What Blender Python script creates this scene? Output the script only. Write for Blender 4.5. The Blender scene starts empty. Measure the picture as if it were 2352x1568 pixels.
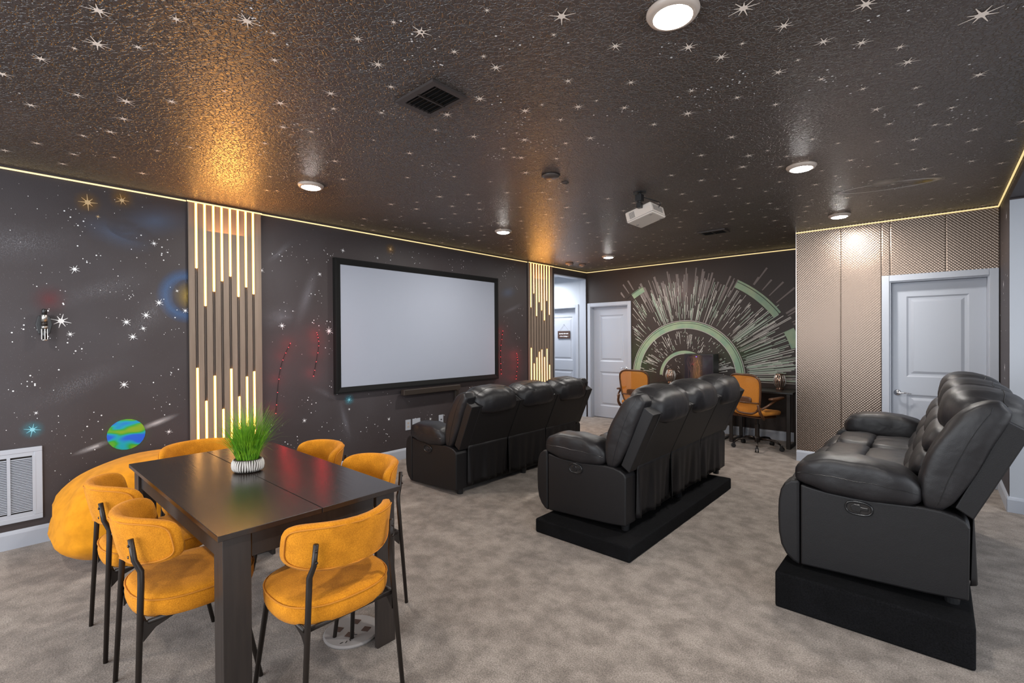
import bpy, math, random
import numpy as np
from mathutils import Vector, Matrix
sc = bpy.context.scene
COL = sc.collection
PI = math.pi
# ---------------------------------------------------------------- camera
cam = bpy.data.cameras.new('camera'); camo = bpy.data.objects.new('camera', cam); COL.objects.link(camo)
R2 = (0.7454123, 0.66657352, -0.00634419); U2 = (6.34797559e-04, 8.80736822e-03, 9.99961013e-01); B2 = (0.6666034, -0.74538727, 0.00614198)
M = Matrix(((R2[0], U2[0], B2[0], 0), (R2[1], U2[1], B2[1], 0), (R2[2], U2[2], B2[2], 1.4853), (0, 0, 0, 1)))
camo.matrix_world = M
cam.sensor_width = 36; cam.lens = 1092.5 / 2352 * 36; cam.clip_start = 0.05
sc.camera = camo
# ---------------------------------------------------------------- world, view, area lights
w = bpy.data.worlds.new('world'); sc.world = w; w.use_nodes = True
w.node_tree.nodes['Background'].inputs[0].default_value = (0.6, 0.75, 1, 1)
w.node_tree.nodes['Background'].inputs[1].default_value = 0.3
sc.view_settings.view_transform = 'Standard'; sc.view_settings.look = 'None'
sc.view_settings.exposure = 0.0; sc.view_settings.gamma = 1.0; sc.view_settings.use_curve_mapping = False

def area(name, loc, direction, sx, sy, power, color=(1, 1, 1), shape='RECTANGLE', spread=PI):
    l = bpy.data.lights.new(name, 'AREA'); l.shape = shape; l.size = sx
    if shape in ('RECTANGLE', 'ELLIPSE'): l.size_y = sy
    l.energy = power; l.color = color; l.spread = spread
    o = bpy.data.objects.new(name, l); COL.objects.link(o); o.location = loc
    o.rotation_euler = Vector(direction).to_track_quat('-Z', 'Y').to_euler()
    return o
# added unseen area lights: fill from behind and right, one in each hall
area('rear_fill_light', (-2.3, -2.88, 1.45), (0, 1, 0.02), 4.4, 2.3, 205, (0.90, 0.95, 1.0))
area('side_fill_light', (2.9, 1.2, 1.4), (-1, 0, 0.0), 4.5, 2.2, 115, (0.90, 0.95, 1.0))
area('side_hall_fill', (1.9, 3.9, 2.58), (0, 0, -1), 1.0, 2.0, 30, (0.93, 0.96, 1.0))
area('hallway_fill', (-5.8, 7.1, 2.58), (0, 0, -1), 0.5, 0.4, 42, (0.95, 0.97, 1.0))
for yy, pw_ in ((1.53, 13), (6.2, 6)):
    area('slat_panel_glow', (-4.80, yy, 2.36), (0.7, 0, 0.7), .30, .56, pw_, (1.0, 0.41, 0.08))
DOWN = [(-0.757, 1.785), (-3.777, 1.795), (-3.757, 4.06), (-3.757, 6.43), (-0.744, 4.03), (-0.752, 5.917), (-0.75, -0.7), (-3.77, -0.7)]  # last two continue the grid unseen behind the camera, added for fill
for i, (x, y) in enumerate(DOWN):
    area('downlight_lamp', (x, y, 2.700), (0, 0, -1), 0.14, 0.14, 26, (1.0, 0.955, 0.90), 'DISK')

# ---------------------------------------------------------------- materials
def mat(name, color=(0.5, 0.5, 0.5), rough=0.6, metal=0.0, emit=None, estr=0.0, noise=None, bump=None, spec=0.5, alpha=None, sheen=0, trans=0, coat=0):
    """noise=(scale,color2,detail,stretch)  bump=(scale,strength,distance)"""
    m = bpy.data.materials.new(name); m.use_nodes = True
    nt = m.node_tree; n = nt.nodes; L = nt.links; b = n['Principled BSDF']
    b.inputs['Base Color'].default_value = (*color, 1); b.inputs['Roughness'].default_value = rough
    b.inputs['Metallic'].default_value = metal; b.inputs['Specular IOR Level'].default_value = spec
    if coat: b.inputs['Coat Weight'].default_value = coat
    if sheen:
        b.inputs['Sheen Weight'].default_value = sheen; b.inputs['Sheen Roughness'].default_value = 0.5
    if trans: b.inputs['Transmission Weight'].default_value = trans
    if emit: b.inputs['Emission Color'].default_value = (*emit, 1); b.inputs['Emission Strength'].default_value = estr
    if alpha is not None: b.inputs['Alpha'].default_value = alpha
    tc = n.new('ShaderNodeTexCoord')
    if noise:
        mp = n.new('ShaderNodeMapping'); L.new(tc.outputs['Object'], mp.inputs[0])
        mp.inputs['Scale'].default_value = noise[3] if len(noise) > 3 else (1, 1, 1)
        t = n.new('ShaderNodeTexNoise'); t.inputs['Scale'].default_value = noise[0]; t.inputs['Detail'].default_value = noise[2]
        L.new(mp.outputs[0], t.inputs['Vector'])
        r = n.new('ShaderNodeValToRGB'); r.color_ramp.elements[0].position = 0.35; r.color_ramp.elements[1].position = 0.65
        r.color_ramp.elements[0].color = (*color, 1); r.color_ramp.elements[1].color = (*noise[1], 1)
        L.new(t.outputs[0], r.inputs[0]); L.new(r.outputs[0], b.inputs['Base Color'])
    if bump:
        t = n.new('ShaderNodeTexNoise'); t.inputs['Scale'].default_value = bump[0]; t.inputs['Detail'].default_value = 3
        L.new(tc.outputs['Object'], t.inputs['Vector'])
        bp = n.new('ShaderNodeBump'); bp.inputs['Strength'].default_value = bump[1]; bp.inputs['Distance'].default_value = bump[2]
        L.new(t.outputs[0], bp.inputs['Height']); L.new(bp.outputs[0], b.inputs['Normal'])
    return m

def tex(n, L, kind, scale, vec, **kw):
    t = n.new('ShaderNodeTex' + kind)
    t.inputs['Scale'].default_value = scale
    for k, v in kw.items(): t.inputs[k].default_value = v
    if vec is not None: L.new(vec, t.inputs['Vector'])
    return t
def ramp(n, L, src, stops):
    r = n.new('ShaderNodeValToRGB'); e = r.color_ramp.elements
    while len(e) < len(stops): e.new(0.5)
    for i, (p, c) in enumerate(stops):
        e[i].position = p; e[i].color = (*c, 1) if len(c) == 3 else c
    L.new(src, r.inputs[0]); return r
def mixc(n, L, a, b, fac, mode='MIX'):
    m = n.new('ShaderNodeMix'); m.data_type = 'RGBA'; m.blend_type = mode
    for s, k in ((fac, 0), (a, 6), (b, 7)):
        if hasattr(s, 'links'): L.new(s, m.inputs[k])
        elif isinstance(s, tuple): m.inputs[k].default_value = (*s, 1)
        else: m.inputs[k].default_value = s
    return m.outputs[2]

def wall_mat(name, base, haze):
    """dark satin painted wall with fine white speckle dust gathered in drifts and faint haze clouds"""
    m = mat(name, base, 0.55, spec=0.4); nt = m.node_tree; n = nt.nodes; L = nt.links; b = n['Principled BSDF']
    tc = n.new('ShaderNodeTexCoord'); v = tc.outputs['Object']
    cl = tex(n, L, 'Noise', 1.1, v, Detail=4.0)
    c1 = ramp(n, L, cl.outputs[0], [(0.42, base), (0.75, haze)]).outputs[0]
    vo = tex(n, L, 'Voronoi', 110, v); d = ramp(n, L, vo.outputs['Distance'], [(0.07, (1, 1, 1)), (0.14, (0, 0, 0))]).outputs[0]
    dr = tex(n, L, 'Noise', 1.7, v, Detail=5.0, Roughness=0.65); drr = ramp(n, L, dr.outputs[0], [(0.46, (0.06, 0.06, 0.06)), (0.66, (1, 1, 1))]).outputs[0]
    sel = tex(n, L, 'Noise', 60, v); sr = ramp(n, L, sel.outputs[0], [(0.50, (0, 0, 0)), (0.56, (1, 1, 1))]).outputs[0]
    f = mixc(n, L, mixc(n, L, d, drr, 1.0, 'MULTIPLY'), sr, 1.0, 'MULTIPLY')
    c2 = mixc(n, L, c1, (0.30, 0.29, 0.30), f)
    L.new(c2, b.inputs['Base Color'])
    t = tex(n, L, 'Noise', 160, v, Detail=2.0); bp = n.new('ShaderNodeBump'); bp.inputs['Strength'].default_value = 0.25; bp.inputs['Distance'].default_value = 0.002
    L.new(t.outputs[0], bp.inputs['Height']); L.new(bp.outputs[0], b.inputs['Normal'])
    return m

def ceiling_mat():
    m = mat('ceiling_textured_dark_paint', (0.045, 0.037, 0.034), 0.35, spec=0.6); nt = m.node_tree; n = nt.nodes; L = nt.links; b = n['Principled BSDF']
    tc = n.new('ShaderNodeTexCoord'); v = tc.outputs['Object']
    cl = tex(n, L, 'Noise', 0.8, v, Detail=3.0)
    c1 = ramp(n, L, cl.outputs[0], [(0.4, (0.063, 0.049, 0.044)), (0.7, (0.088, 0.069, 0.064))]).outputs[0]
    vo = tex(n, L, 'Voronoi', 75, v); d = ramp(n, L, vo.outputs['Distance'], [(0.08, (1, 1, 1)), (0.15, (0, 0, 0))]).outputs[0]
    dr = tex(n, L, 'Noise', 2.2, v, Detail=4.0); drr = ramp(n, L, dr.outputs[0], [(0.50, (0, 0, 0)), (0.68, (0.8, 0.8, 0.8))]).outputs[0]
    L.new(mixc(n, L, c1, (0.5, 0.47, 0.45), mixc(n, L, d, drr, 1.0, 'MULTIPLY')), b.inputs['Base Color'])
    # knock-down texture: flat plates parted by crinkled valleys
    wp = tex(n, L, 'Noise', 22, v, Detail=3.0)
    wv = n.new('ShaderNodeVectorMath'); wv.operation = 'MULTIPLY_ADD'; wv.inputs[1].default_value = (0.05, 0.05, 0.05)
    L.new(wp.outputs['Color'], wv.inputs[0]); L.new(v, wv.inputs[2])
    ve = n.new('ShaderNodeTexVoronoi'); ve.feature = 'DISTANCE_TO_EDGE'; ve.inputs['Scale'].default_value = 46; L.new(wv.outputs[0], ve.inputs['Vector'])
    h = ramp(n, L, ve.outputs['Distance'], [(0.0, (0, 0, 0)), (0.13, (1, 1, 1))]).outputs[0]
    nz = tex(n, L, 'Noise', 48, v, Detail=4.0)
    hh = mixc(n, L, h, nz.outputs['Color'], 0.5)
    bp = n.new('ShaderNodeBump'); bp.inputs['Strength'].default_value = 1.0; bp.inputs['Distance'].default_value = 0.010
    L.new(hh, bp.inputs['Height']); L.new(bp.outputs[0], b.inputs['Normal'])
    return m

def carpet_mat(name, a, b_, dark, sheen=0.25, big_s=5.0):
    m = mat(name, a, 0.95, spec=0.1, sheen=sheen); nt = m.node_tree; n = nt.nodes; L = nt.links; b = n['Principled BSDF']
    tc = n.new('ShaderNodeTexCoord'); v = tc.outputs['Object']
    big = tex(n, L, 'Noise', big_s, v, Detail=6.0, Roughness=0.62)
    c = ramp(n, L, big.outputs[0], [(0.38, a), (0.62, b_)]).outputs[0]
    fine = tex(n, L, 'Noise', 150, v, Detail=3.0)
    fr = ramp(n, L, fine.outputs[0], [(0.36, dark), (0.62, (1, 1, 1))]).outputs[0]
    L.new(mixc(n, L, c, fr, 1.0, 'MULTIPLY'), b.inputs['Base Color'])
    bp = n.new('ShaderNodeBump'); bp.inputs['Strength'].default_value = 0.6; bp.inputs['Distance'].default_value = 0.006
    h = mixc(n, L, fine.outputs['Color'], big.outputs['Color'], 0.35)
    L.new(h, bp.inputs['Height']); L.new(bp.outputs[0], b.inputs['Normal'])
    return m

def leather_mat(name='black_leather', big=0.22, rough=0.45):
    m = mat(name, (0.0098, 0.0088, 0.0100), rough, spec=0.40); nt = m.node_tree; n = nt.nodes; L = nt.links; b = n['Principled BSDF']
    tc = n.new('ShaderNodeTexCoord'); v = tc.outputs['Object']
    g = tex(n, L, 'Voronoi', 320, v); f = tex(n, L, 'Noise', 11, v, Detail=2.0, Distortion=0.3)
    b1 = n.new('ShaderNodeBump'); b1.inputs['Strength'].default_value = 0.22; b1.inputs['Distance'].default_value = 0.001; L.new(g.outputs['Distance'], b1.inputs['Height'])
    b2 = n.new('ShaderNodeBump'); b2.inputs['Strength'].default_value = big; b2.inputs['Distance'].default_value = 0.02; L.new(f.outputs[0], b2.inputs['Height'])
    if big < .1: b.inputs['Base Color'].default_value = (0.0068, 0.0061, 0.0068, 1); b.inputs['Specular IOR Level'].default_value = 0.32
    L.new(b1.outputs[0], b2.inputs['Normal']); L.new(b2.outputs[0], b.inputs['Normal'])
    return m

def wood_mat(name, a, b_, axis, scale=3.0, rough=0.4, bump=0.15, spec=0.5):
    m = mat(name, a, rough, spec=spec); nt = m.node_tree; n = nt.nodes; L = nt.links; b = n['Principled BSDF']
    tc = n.new('ShaderNodeTexCoord'); mp = n.new('ShaderNodeMapping'); L.new(tc.outputs['Object'], mp.inputs[0])
    s = [1.0 * 14, 1.0 * 14, 1.0 * 14]; s[axis] = 0.9
    mp.inputs['Scale'].default_value = s
    t = tex(n, L, 'Noise', scale, mp.outputs[0], Detail=6.0, Roughness=0.6)
    L.new(ramp(n, L, t.outputs[0], [(0.3, a), (0.7, b_)]).outputs[0], b.inputs['Base Color'])
    bp = n.new('ShaderNodeBump'); bp.inputs['Strength'].default_value = bump; bp.inputs['Distance'].default_value = 0.002
    L.new(t.outputs[0], bp.inputs['Height']); L.new(bp.outputs[0], b.inputs['Normal'])
    return m

def fabric_mat(name, a, b_, scale=220):
    m = mat(name, a, 0.9, spec=0.15, sheen=0.05); nt = m.node_tree; n = nt.nodes; L = nt.links; b = n['Principled BSDF']
    tc = n.new('ShaderNodeTexCoord'); v = tc.outputs['Object']
    t = tex(n, L, 'Noise', scale, v, Detail=3.0); t2 = tex(n, L, 'Noise', 14, v, Detail=3.0)
    c = ramp(n, L, t.outputs[0], [(0.3, b_), (0.7, a)]).outputs[0]
    c2 = ramp(n, L, t2.outputs[0], [(0.35, (0.82, 0.80, 0.78)), (0.6, (1, 1, 1))]).outputs[0]
    L.new(mixc(n, L, c, c2, 1.0, 'MULTIPLY'), b.inputs['Base Color'])
    bp = n.new('ShaderNodeBump'); bp.inputs['Strength'].default_value = 0.4; bp.inputs['Distance'].default_value = 0.0015
    L.new(t.outputs[0], bp.inputs['Height']); L.new(bp.outputs[0], b.inputs['Normal'])
    return m

def airbrush_mat(name, color, strength, power=1.6, speckle=False, ring=None, rw_=0.15):
    """soft sprayed paint: density falls off from the middle of the patch"""
    m = bpy.data.materials.new(name); m.use_nodes = True; nt = m.node_tree; n = nt.nodes; L = nt.links
    b = n['Principled BSDF']; b.inputs['Base Color'].default_value = (*color, 1); b.inputs['Roughness'].default_value = 0.6
    tc = n.new('ShaderNodeTexCoord'); s = n.new('ShaderNodeVectorMath'); s.operation = 'LENGTH'; L.new(tc.outputs['Object'], s.inputs[0])
    if ring:
        r = ramp(n, L, s.outputs['Value'], [(0.0, (0, 0, 0)), (ring - rw_, (0, 0, 0)), (ring, (1, 1, 1)), (min(0.99, ring + rw_), (0, 0, 0))])
    else:
        r = ramp(n, L, s.outputs['Value'], [(0.0, (1, 1, 1)), (0.35, (0.6, 0.6, 0.6)), (0.97, (0, 0, 0))])
    mu = n.new('ShaderNodeMath'); mu.operation = 'POWER'; L.new(r.outputs[0], mu.inputs[0]); mu.inputs[1].default_value = power
    m2 = n.new('ShaderNodeMath'); m2.operation = 'MULTIPLY'; L.new(mu.outputs[0], m2.inputs[0]); m2.inputs[1].default_value = strength
    out = m2.outputs[0]
    if speckle:
        geo = n.new('ShaderNodeNewGeometry'); t = tex(n, L, 'Noise', 170, geo.outputs['Position'], Detail=1.0)
        rr = ramp(n, L, t.outputs[0], [(0.52, (0.15, 0.15, 0.15)), (0.62, (1, 1, 1))])
        m3 = n.new('ShaderNodeMath'); m3.operation = 'MULTIPLY'; L.new(out, m3.inputs[0]); L.new(rr.outputs[0], m3.inputs[1]); out = m3.outputs[0]
    L.new(out, b.inputs['Alpha'])
    return m

BASEW = (0.041, 0.0315, 0.032)
M_ = dict(
    wall=wall_mat('dark_galaxy_wall_paint', BASEW, (0.056, 0.048, 0.052)),
    wallb=wall_mat('dark_brown_wall_paint', (0.027, 0.0170, 0.0130), (0.035, 0.0235, 0.0190)),
    ceil=ceiling_mat(),
    carpet=carpet_mat('taupe_carpet', (0.195, 0.160, 0.134), (0.330, 0.280, 0.240), (0.55, 0.54, 0.53), 0.2, 7.5),
    bcarpet=carpet_mat('black_carpet', (0.0055, 0.0055, 0.006), (0.008, 0.008, 0.009), (0.5, 0.5, 0.5), 0.0),
    white=mat('white_semi_gloss_paint', (0.385, 0.41, 0.465), 0.4),
    wwall=mat('white_wall_paint', (0.43, 0.46, 0.51), 0.8, bump=(120, 0.1, 0.001)),
    plate=mat('white_plastic', (0.42, 0.445, 0.50), 0.35),
    leather=leather_mat(), leatherf=leather_mat('smooth_black_leather', 0.04, 0.50),
    table=wood_mat('espresso_wood_veneer', (0.016, 0.0105, 0.0085), (0.028, 0.019, 0.015), 1, 5.0, 0.34, 0.25),
    tabled=wood_mat('espresso_wood_edge', (0.016, 0.0105, 0.0085), (0.026, 0.018, 0.014), 2, 4.0, 0.45, 0.2),
    plank=wood_mat('stained_grey_brown_plank', (0.150, 0.108, 0.078), (0.235, 0.178, 0.135), 2, 1.2, 0.6, 0.2),
    channel=mat('brown_anodised_channel', (0.10, 0.075, 0.06), 0.45, 0.3),
    dark=mat('dark_groove', (0.012, 0.009, 0.008), 0.8),
    led=mat('warm_led_diffuser', (1, 0.8, 0.5), 0.5, emit=(1.0, 0.46, 0.09), estr=11.0),
    ledhalo=mat('orange_led_halo', (1, 0.6, 0.2), 0.5, emit=(1.0, 0.42, 0.04), estr=1.1),  # orange halo beside the tubes, made as a glowing material
    cove=mat('amber_led_rope', (1, 0.8, 0.5), 0.5, emit=(1.0, 0.76, 0.33), estr=.85),
    red=mat('red_led', (1, 0.1, 0.1), 0.5, emit=(1.0, 0.03, 0.04), estr=14.0),
    bulb=mat('lit_downlight_lens', (1, 1, 1), 0.5, emit=(1.0, 0.97, 0.93), estr=80.0),
    trimw=mat('white_trim_ring', (0.44, 0.37, 0.32), 0.4),
    fabric=fabric_mat('mustard_boucle', (0.70, 0.275, 0.016), (0.50, 0.175, 0.008)),
    beanf=fabric_mat('orange_cotton', (0.74, 0.30, 0.014), (0.66, 0.25, 0.010), 400),
    pipe=mat('mustard_piping', (0.52, 0.19, 0.014), 0.9),
    bmetal=mat('black_powder_coat', (0.022, 0.016, 0.013), 0.42, 0.3),
    screw=mat('dark_screw', (0.06, 0.05, 0.045), 0.3, 0.9), hring=mat('black_satin_handle', (0.01, 0.01, 0.011), 0.22, 0.0),
    blackp=mat('black_plastic', (0.012, 0.012, 0.013), 0.35),
    velvet=mat('black_velvet_frame', (0.006, 0.006, 0.006), 0.7, spec=0.2),
    screen=mat('grey_white_projection_fabric', (0.335, 0.36, 0.425), 0.6, spec=0.2),
    chrome=mat('satin_nickel', (0.62, 0.62, 0.64), 0.25, 1.0),
    star=mat('cream_star_paint', (0.86, 0.77, 0.69), 0.5),
    starw=mat('white_star_paint', (0.80, 0.80, 0.81), 0.5),
    starg=mat('gold_star_paint', (0.60, 0.42, 0.22), 0.5),
    starc=mat('blue_star_paint', (0.22, 0.52, 0.62), 0.5),
    green=mat('pale_green_paint', (0.19, 0.30, 0.20), 0.5, noise=(6, (0.29, 0.36, 0.22), 3)),
    line=mat('streak_white_paint', (0.50, 0.47, 0.43), 0.5),
    line2=mat('streak_green_white_paint', (0.34, 0.42, 0.33), 0.5),
    line3=mat('streak_dim_paint', (0.17, 0.14, 0.13), 0.6),
    steel=mat('embossed_copper_grey_metal', (0.205, 0.158, 0.127), 0.30, 1.0),
    steeltrim=mat('brushed_edge_trim', (0.5, 0.45, 0.42), 0.35, 1.0),
    grass=mat('grass_green', (0.08, 0.25, 0.008), 0.5, noise=(20, (0.20, 0.40, 0.015), 2)),
    soil=mat('dark_soil', (0.02, 0.013, 0.008), 0.9),
    pot=mat('pot_white', (0.60, 0.56, 0.52), 0.6), potd=mat('pot_dark_glaze', (0.04, 0.03, 0.025), 0.6),
    proj=mat('projector_shell', (0.62, 0.55, 0.49), 0.4), projt=mat('projector_grey', (0.30, 0.27, 0.25), 0.4),
    mesh=mat('orange_mesh_fabric', (0.66, 0.25, 0.03), 0.8, noise=(300, (0.50, 0.17, 0.015), 2), alpha=0.9),
    oframe=mat('brown_black_chair_frame', (0.085, 0.034, 0.014), 0.4),
    deskm=mat('black_desk_top', (0.016, 0.013, 0.011), 0.3),
    glassd=mat('smoked_glass', (0.05, 0.04, 0.05), 0.06, spec=0.8, alpha=0.45),
    bronze=mat('bronze_ribbed_glass', (0.28, 0.17, 0.12), 0.12, 0.75),
    cable=mat('pink_braided_cable', (0.40, 0.20, 0.16), 0.5),
    pcin=mat('pc_interior', (0.03, 0.03, 0.045), 0.4, noise=(9, (0.12, 0.12, 0.15), 2)),
    blue=mat('blue_indicator', (0.1, 0.1, 1), 0.5, emit=(0.12, 0.05, 1.0), estr=8.0),
    silver=mat('silver_metal', (0.55, 0.53, 0.50), 0.3, 0.9),
    signb=mat('dark_brown_board', (0.045, 0.020, 0.014), 0.7, noise=(30, (0.07, 0.035, 0.025), 3)),
    string=mat('grey_string', (0.35, 0.35, 0.36), 0.9),
    disc=mat('grey_rubber_disc', (0.26, 0.24, 0.23), 0.7),
    fillpane=mat('glowing_fill_pane', (0.75, 0.85, 1.0), 0.1, emit=(0.75, 0.87, 1.0), estr=1.0),  # glowing pane of the added, unseen rear window
)

# ---------------------------------------------------------------- mesh helpers
class MB:
    def __init__(s): s.v = []; s.f = []
    def add(s, v, f):
        b = len(s.v); s.v += [tuple(map(float, p)) for p in v]; s.f += [tuple(i + b for i in q) for q in f]; return s
    def box(s, c, d, rz=0.0, R=None):
        hx, hy, hz = d[0] / 2, d[1] / 2, d[2] / 2
        P = [Vector((x, y, z)) for z in (-hz, hz) for x, y in ((-hx, -hy), (hx, -hy), (hx, hy), (-hx, hy))]
        Rm = R if R is not None else Matrix.Rotation(rz, 3, 'Z')
        return s.add([Rm @ p + Vector(c) for p in P], [(3, 2, 1, 0), (4, 5, 6, 7), (0, 1, 5, 4), (1, 2, 6, 5), (2, 3, 7, 6), (3, 0, 4, 7)])
    def bb(s, x0, x1, y0, y1, z0, z1):
        return s.box(((x0 + x1) / 2, (y0 + y1) / 2, (z0 + z1) / 2), (abs(x1 - x0), abs(y1 - y0), abs(z1 - z0)))
    def tube(s, path, r, n=8, closed=False, flat=None):
        P = [Vector(p) for p in path]; N = len(P); rs = r if isinstance(r, (list, tuple)) else [r] * N
        V = []; F = []; up = None
        for i, p in enumerate(P):
            a = P[(i - 1) % N] if (closed or i > 0) else p; c = P[(i + 1) % N] if (closed or i < N - 1) else p
            t = (c - a).normalized()
            if up is None:
                up = Vector((0, 0, 1)) if abs(t.z) < 0.9 else Vector((0, 1, 0))
            x = up.cross(t)
            if x.length < 1e-4: x = Vector((1, 0, 0)).cross(t)
            x.normalize(); y = t.cross(x).normalized(); up = y
            for k in range(n):
                an = 2 * PI * k / n + PI / n
                V.append(p + x * math.cos(an) * rs[i] * (flat[0] if flat else 1) + y * math.sin(an) * rs[i] * (flat[1] if flat else 1))
        for i in range(N if closed else N - 1):
            for k in range(n):
                a = i * n + k; b = i * n + (k + 1) % n; c = ((i + 1) % N) * n + (k + 1) % n; d = ((i + 1) % N) * n + k
                F.append((a, b, c, d))
        if not closed: F += [tuple(range(n - 1, -1, -1)), tuple((N - 1) * n + k for k in range(n))]
        return s.add(V, F)
    def lathe(s, prof, n=24, c=(0, 0, 0), R=None):
        V = []; F = []; m = len(prof)
        for k in range(n):
            a = 2 * PI * k / n
            for r, z in prof:
                p = Vector((r * math.cos(a), r * math.sin(a), z))
                if R is not None: p = R @ p
                V.append(p + Vector(c))
        for k in range(n):
            for j in range(m - 1):
                a = k * m + j; b = ((k + 1) % n) * m + j
                F.append((a, b, b + 1, a + 1))
        if prof[0][0] > 1e-5: F.append(tuple(k * m for k in range(n - 1, -1, -1)))
        if prof[-1][0] > 1e-5: F.append(tuple(k * m + m - 1 for k in range(n)))
        return s.add(V, F)
    def prism(s, poly, a0, a1, axis=1):
        """polygon in the plane normal to axis, from a0 to a1"""
        def P(p, a):
            return (a, p[0], p[1]) if axis == 0 else ((p[0], a, p[1]) if axis == 1 else (p[0], p[1], a))
        n = len(poly); V = [P(p, a0) for p in poly] + [P(p, a1) for p in poly]
        F = [tuple(range(n - 1, -1, -1)), tuple(range(n, 2 * n))] + [(i, (i + 1) % n, n + (i + 1) % n, n + i) for i in range(n)]
        return s.add(V, F)
    def soft(s, fn, k=5.0, n=10, dims=(1, 1, 1)):
        """closed rounded cushion: cube grid rounded with exponent k, mapped by fn(u,v,w) with u,v,w in -1..1"""
        nn = [max(3, int(round(n * d))) for d in dims]
        idx = {}; V = []; F = []
        def vert(i, j, l):
            key = (i, j, l)
            if key not in idx:
                p = [2 * i / nn[0] - 1, 2 * j / nn[1] - 1, 2 * l / nn[2] - 1]
                p = [math.copysign(math.sin(abs(q) * PI / 2) ** 0.8, q) if abs(q) > 1e-9 else 0.0 for q in p]
                m = max(abs(q) for q in p); kk = sum(abs(q) ** k for q in p) ** (1 / k)
                p = [q * m / kk for q in p]
                idx[key] = len(V); V.append(fn(*p))
            return idx[key]
        A, B, C = nn
        for i in range(A):
            for j in range(B):
                F.append((vert(i, j, 0), vert(i, j + 1, 0), vert(i + 1, j + 1, 0), vert(i + 1, j, 0)))
                F.append((vert(i, j, C), vert(i + 1, j, C), vert(i + 1, j + 1, C), vert(i, j + 1, C)))
        for i in range(A):
            for l in range(C):
                F.append((vert(i, 0, l), vert(i + 1, 0, l), vert(i + 1, 0, l + 1), vert(i, 0, l + 1)))
                F.append((vert(i, B, l), vert(i, B, l + 1), vert(i + 1, B, l + 1), vert(i + 1, B, l)))
        for j in range(B):
            for l in range(C):
                F.append((vert(0, j, l), vert(0, j, l + 1), vert(0, j + 1, l + 1), vert(0, j + 1, l)))
                F.append((vert(A, j, l), vert(A, j + 1, l), vert(A, j + 1, l + 1), vert(A, j, l + 1)))
        return s.add(V, F)
    def build(s, name, material, parent=None, smooth=False, bevel=0.0, seg=2, fix=True):
        me = bpy.data.meshes.new(name); me.from_pydata(s.v, [], s.f); me.validate()
        if fix:
            import bmesh
            bm = bmesh.new(); bm.from_mesh(me); bmesh.ops.recalc_face_normals(bm, faces=bm.faces); bm.to_mesh(me); bm.free()
        me.materials.append(M_[material] if isinstance(material, str) else material)
        if smooth: me.polygons.foreach_set('use_smooth', [True] * len(me.polygons))
        o = bpy.data.objects.new(name, me); COL.objects.link(o)
        if bevel > 0:
            md = o.modifiers.new('bevel', 'BEVEL'); md.width = bevel; md.segments = seg; md.limit_method = 'ANGLE'; md.angle_limit = 0.6
            md.harden_normals = False
        if parent is not None: o.parent = parent
        return o
def bx(x0, x1, y0, y1, z0, z1): return MB().bb(x0, x1, y0, y1, z0, z1)
def tag(o, label=None, cat=None, group=None, kind=None):
    if label: o['label'] = label
    if cat: o['category'] = cat
    if group: o['group'] = group
    if kind: o['kind'] = kind
    return o
def empty(name, loc=(0, 0, 0), rz=0.0):
    o = bpy.data.objects.new(name, None); COL.objects.link(o); o.location = loc; o.rotation_euler = (0, 0, rz); o.empty_display_size = 0.1
    return o
def copy_tree(o, parent=None):
    c = o.copy(); COL.objects.link(c); c.parent = parent
    for ch in list(o.children): copy_tree(ch, c)
    return c
def smooth_path(pts, n=6):
    P = [Vector(p) for p in pts]; out = []
    for i in range(len(P) - 1):
        p0 = P[max(i - 1, 0)]; p1 = P[i]; p2 = P[i + 1]; p3 = P[min(i + 2, len(P) - 1)]
        for k in range(n):
            t = k / n
            out.append(0.5 * ((2 * p1) + (-p0 + p2) * t + (2 * p0 - 5 * p1 + 4 * p2 - p3) * t * t + (-p0 + 3 * p1 - 3 * p2 + p3) * t ** 3))
    out.append(P[-1]); return out
def interp(tab, x):
    if x <= tab[0][0]: return tab[0][1]
    for (a, b), (c, d) in zip(tab, tab[1:]):
        if x <= c: return b + (d - b) * (x - a) / (c - a)
    return tab[-1][1]
# ================================================================ structure
XW, YF, YM, XR, XM, HC = -4.95, 7.66, 6.54, 0.45, -1.262, 2.74
tag(bx(-6.8, 3.1, -3.1, 7.9, -0.1, 0).build('floor', 'carpet'), kind='structure')
ceil = tag(bx(XW - .12, XR + .12, -3.0, YF + .12, HC, HC + .1).build('ceiling', 'ceil'), kind='structure')
wl = MB().bb(XW - .12, XW, -3.0, 6.63, 0, HC).bb(XW - .12, XW, 6.63, 7.635, 2.605, HC).bb(XW - .12, XW, 7.635, YF, 0, HC)
wall_left = tag(wl.build('wall_left', 'wall'), kind='structure')
# far wall with the door opening (-4.86..-4.09)
wf = MB().bb(XW, -4.86, YF, YF + .12, 0, HC).bb(-4.86, -4.09, YF, YF + .12, 2.075, HC).bb(-4.09, XM, YF, YF + .12, 0, HC)
wall_far = tag(wf.build('wall_far', 'wallb'), kind='structure')
wm = MB().bb(XM, -0.385, YM, YM + .12, 0, HC).bb(-0.385, 0.375, YM, YM + .12, 2.075, HC).bb(0.375, XR + .12, YM, YM + .12, 0, HC)
wall_metal = tag(wm.build('wall_back', 'wallb'), kind='structure')
tag(bx(XM, XM + .1, YM + .12, YF + .12, 0, HC).build('wall_recess', 'wallb'), kind='structure')
YE = 5.78
wr = MB().bb(XR, XR + .12, YE, YM, 0, HC).bb(XR, XR + .12, -3.0, YE, 2.635, HC)
wall_right = tag(wr.build('wall_right', 'wall'), kind='structure')
tag(bx(XR + .003, 3.1, YE - .012, YE, 0, 2.62).build('wall_side_hall', 'wwall'), kind='structure')
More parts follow.
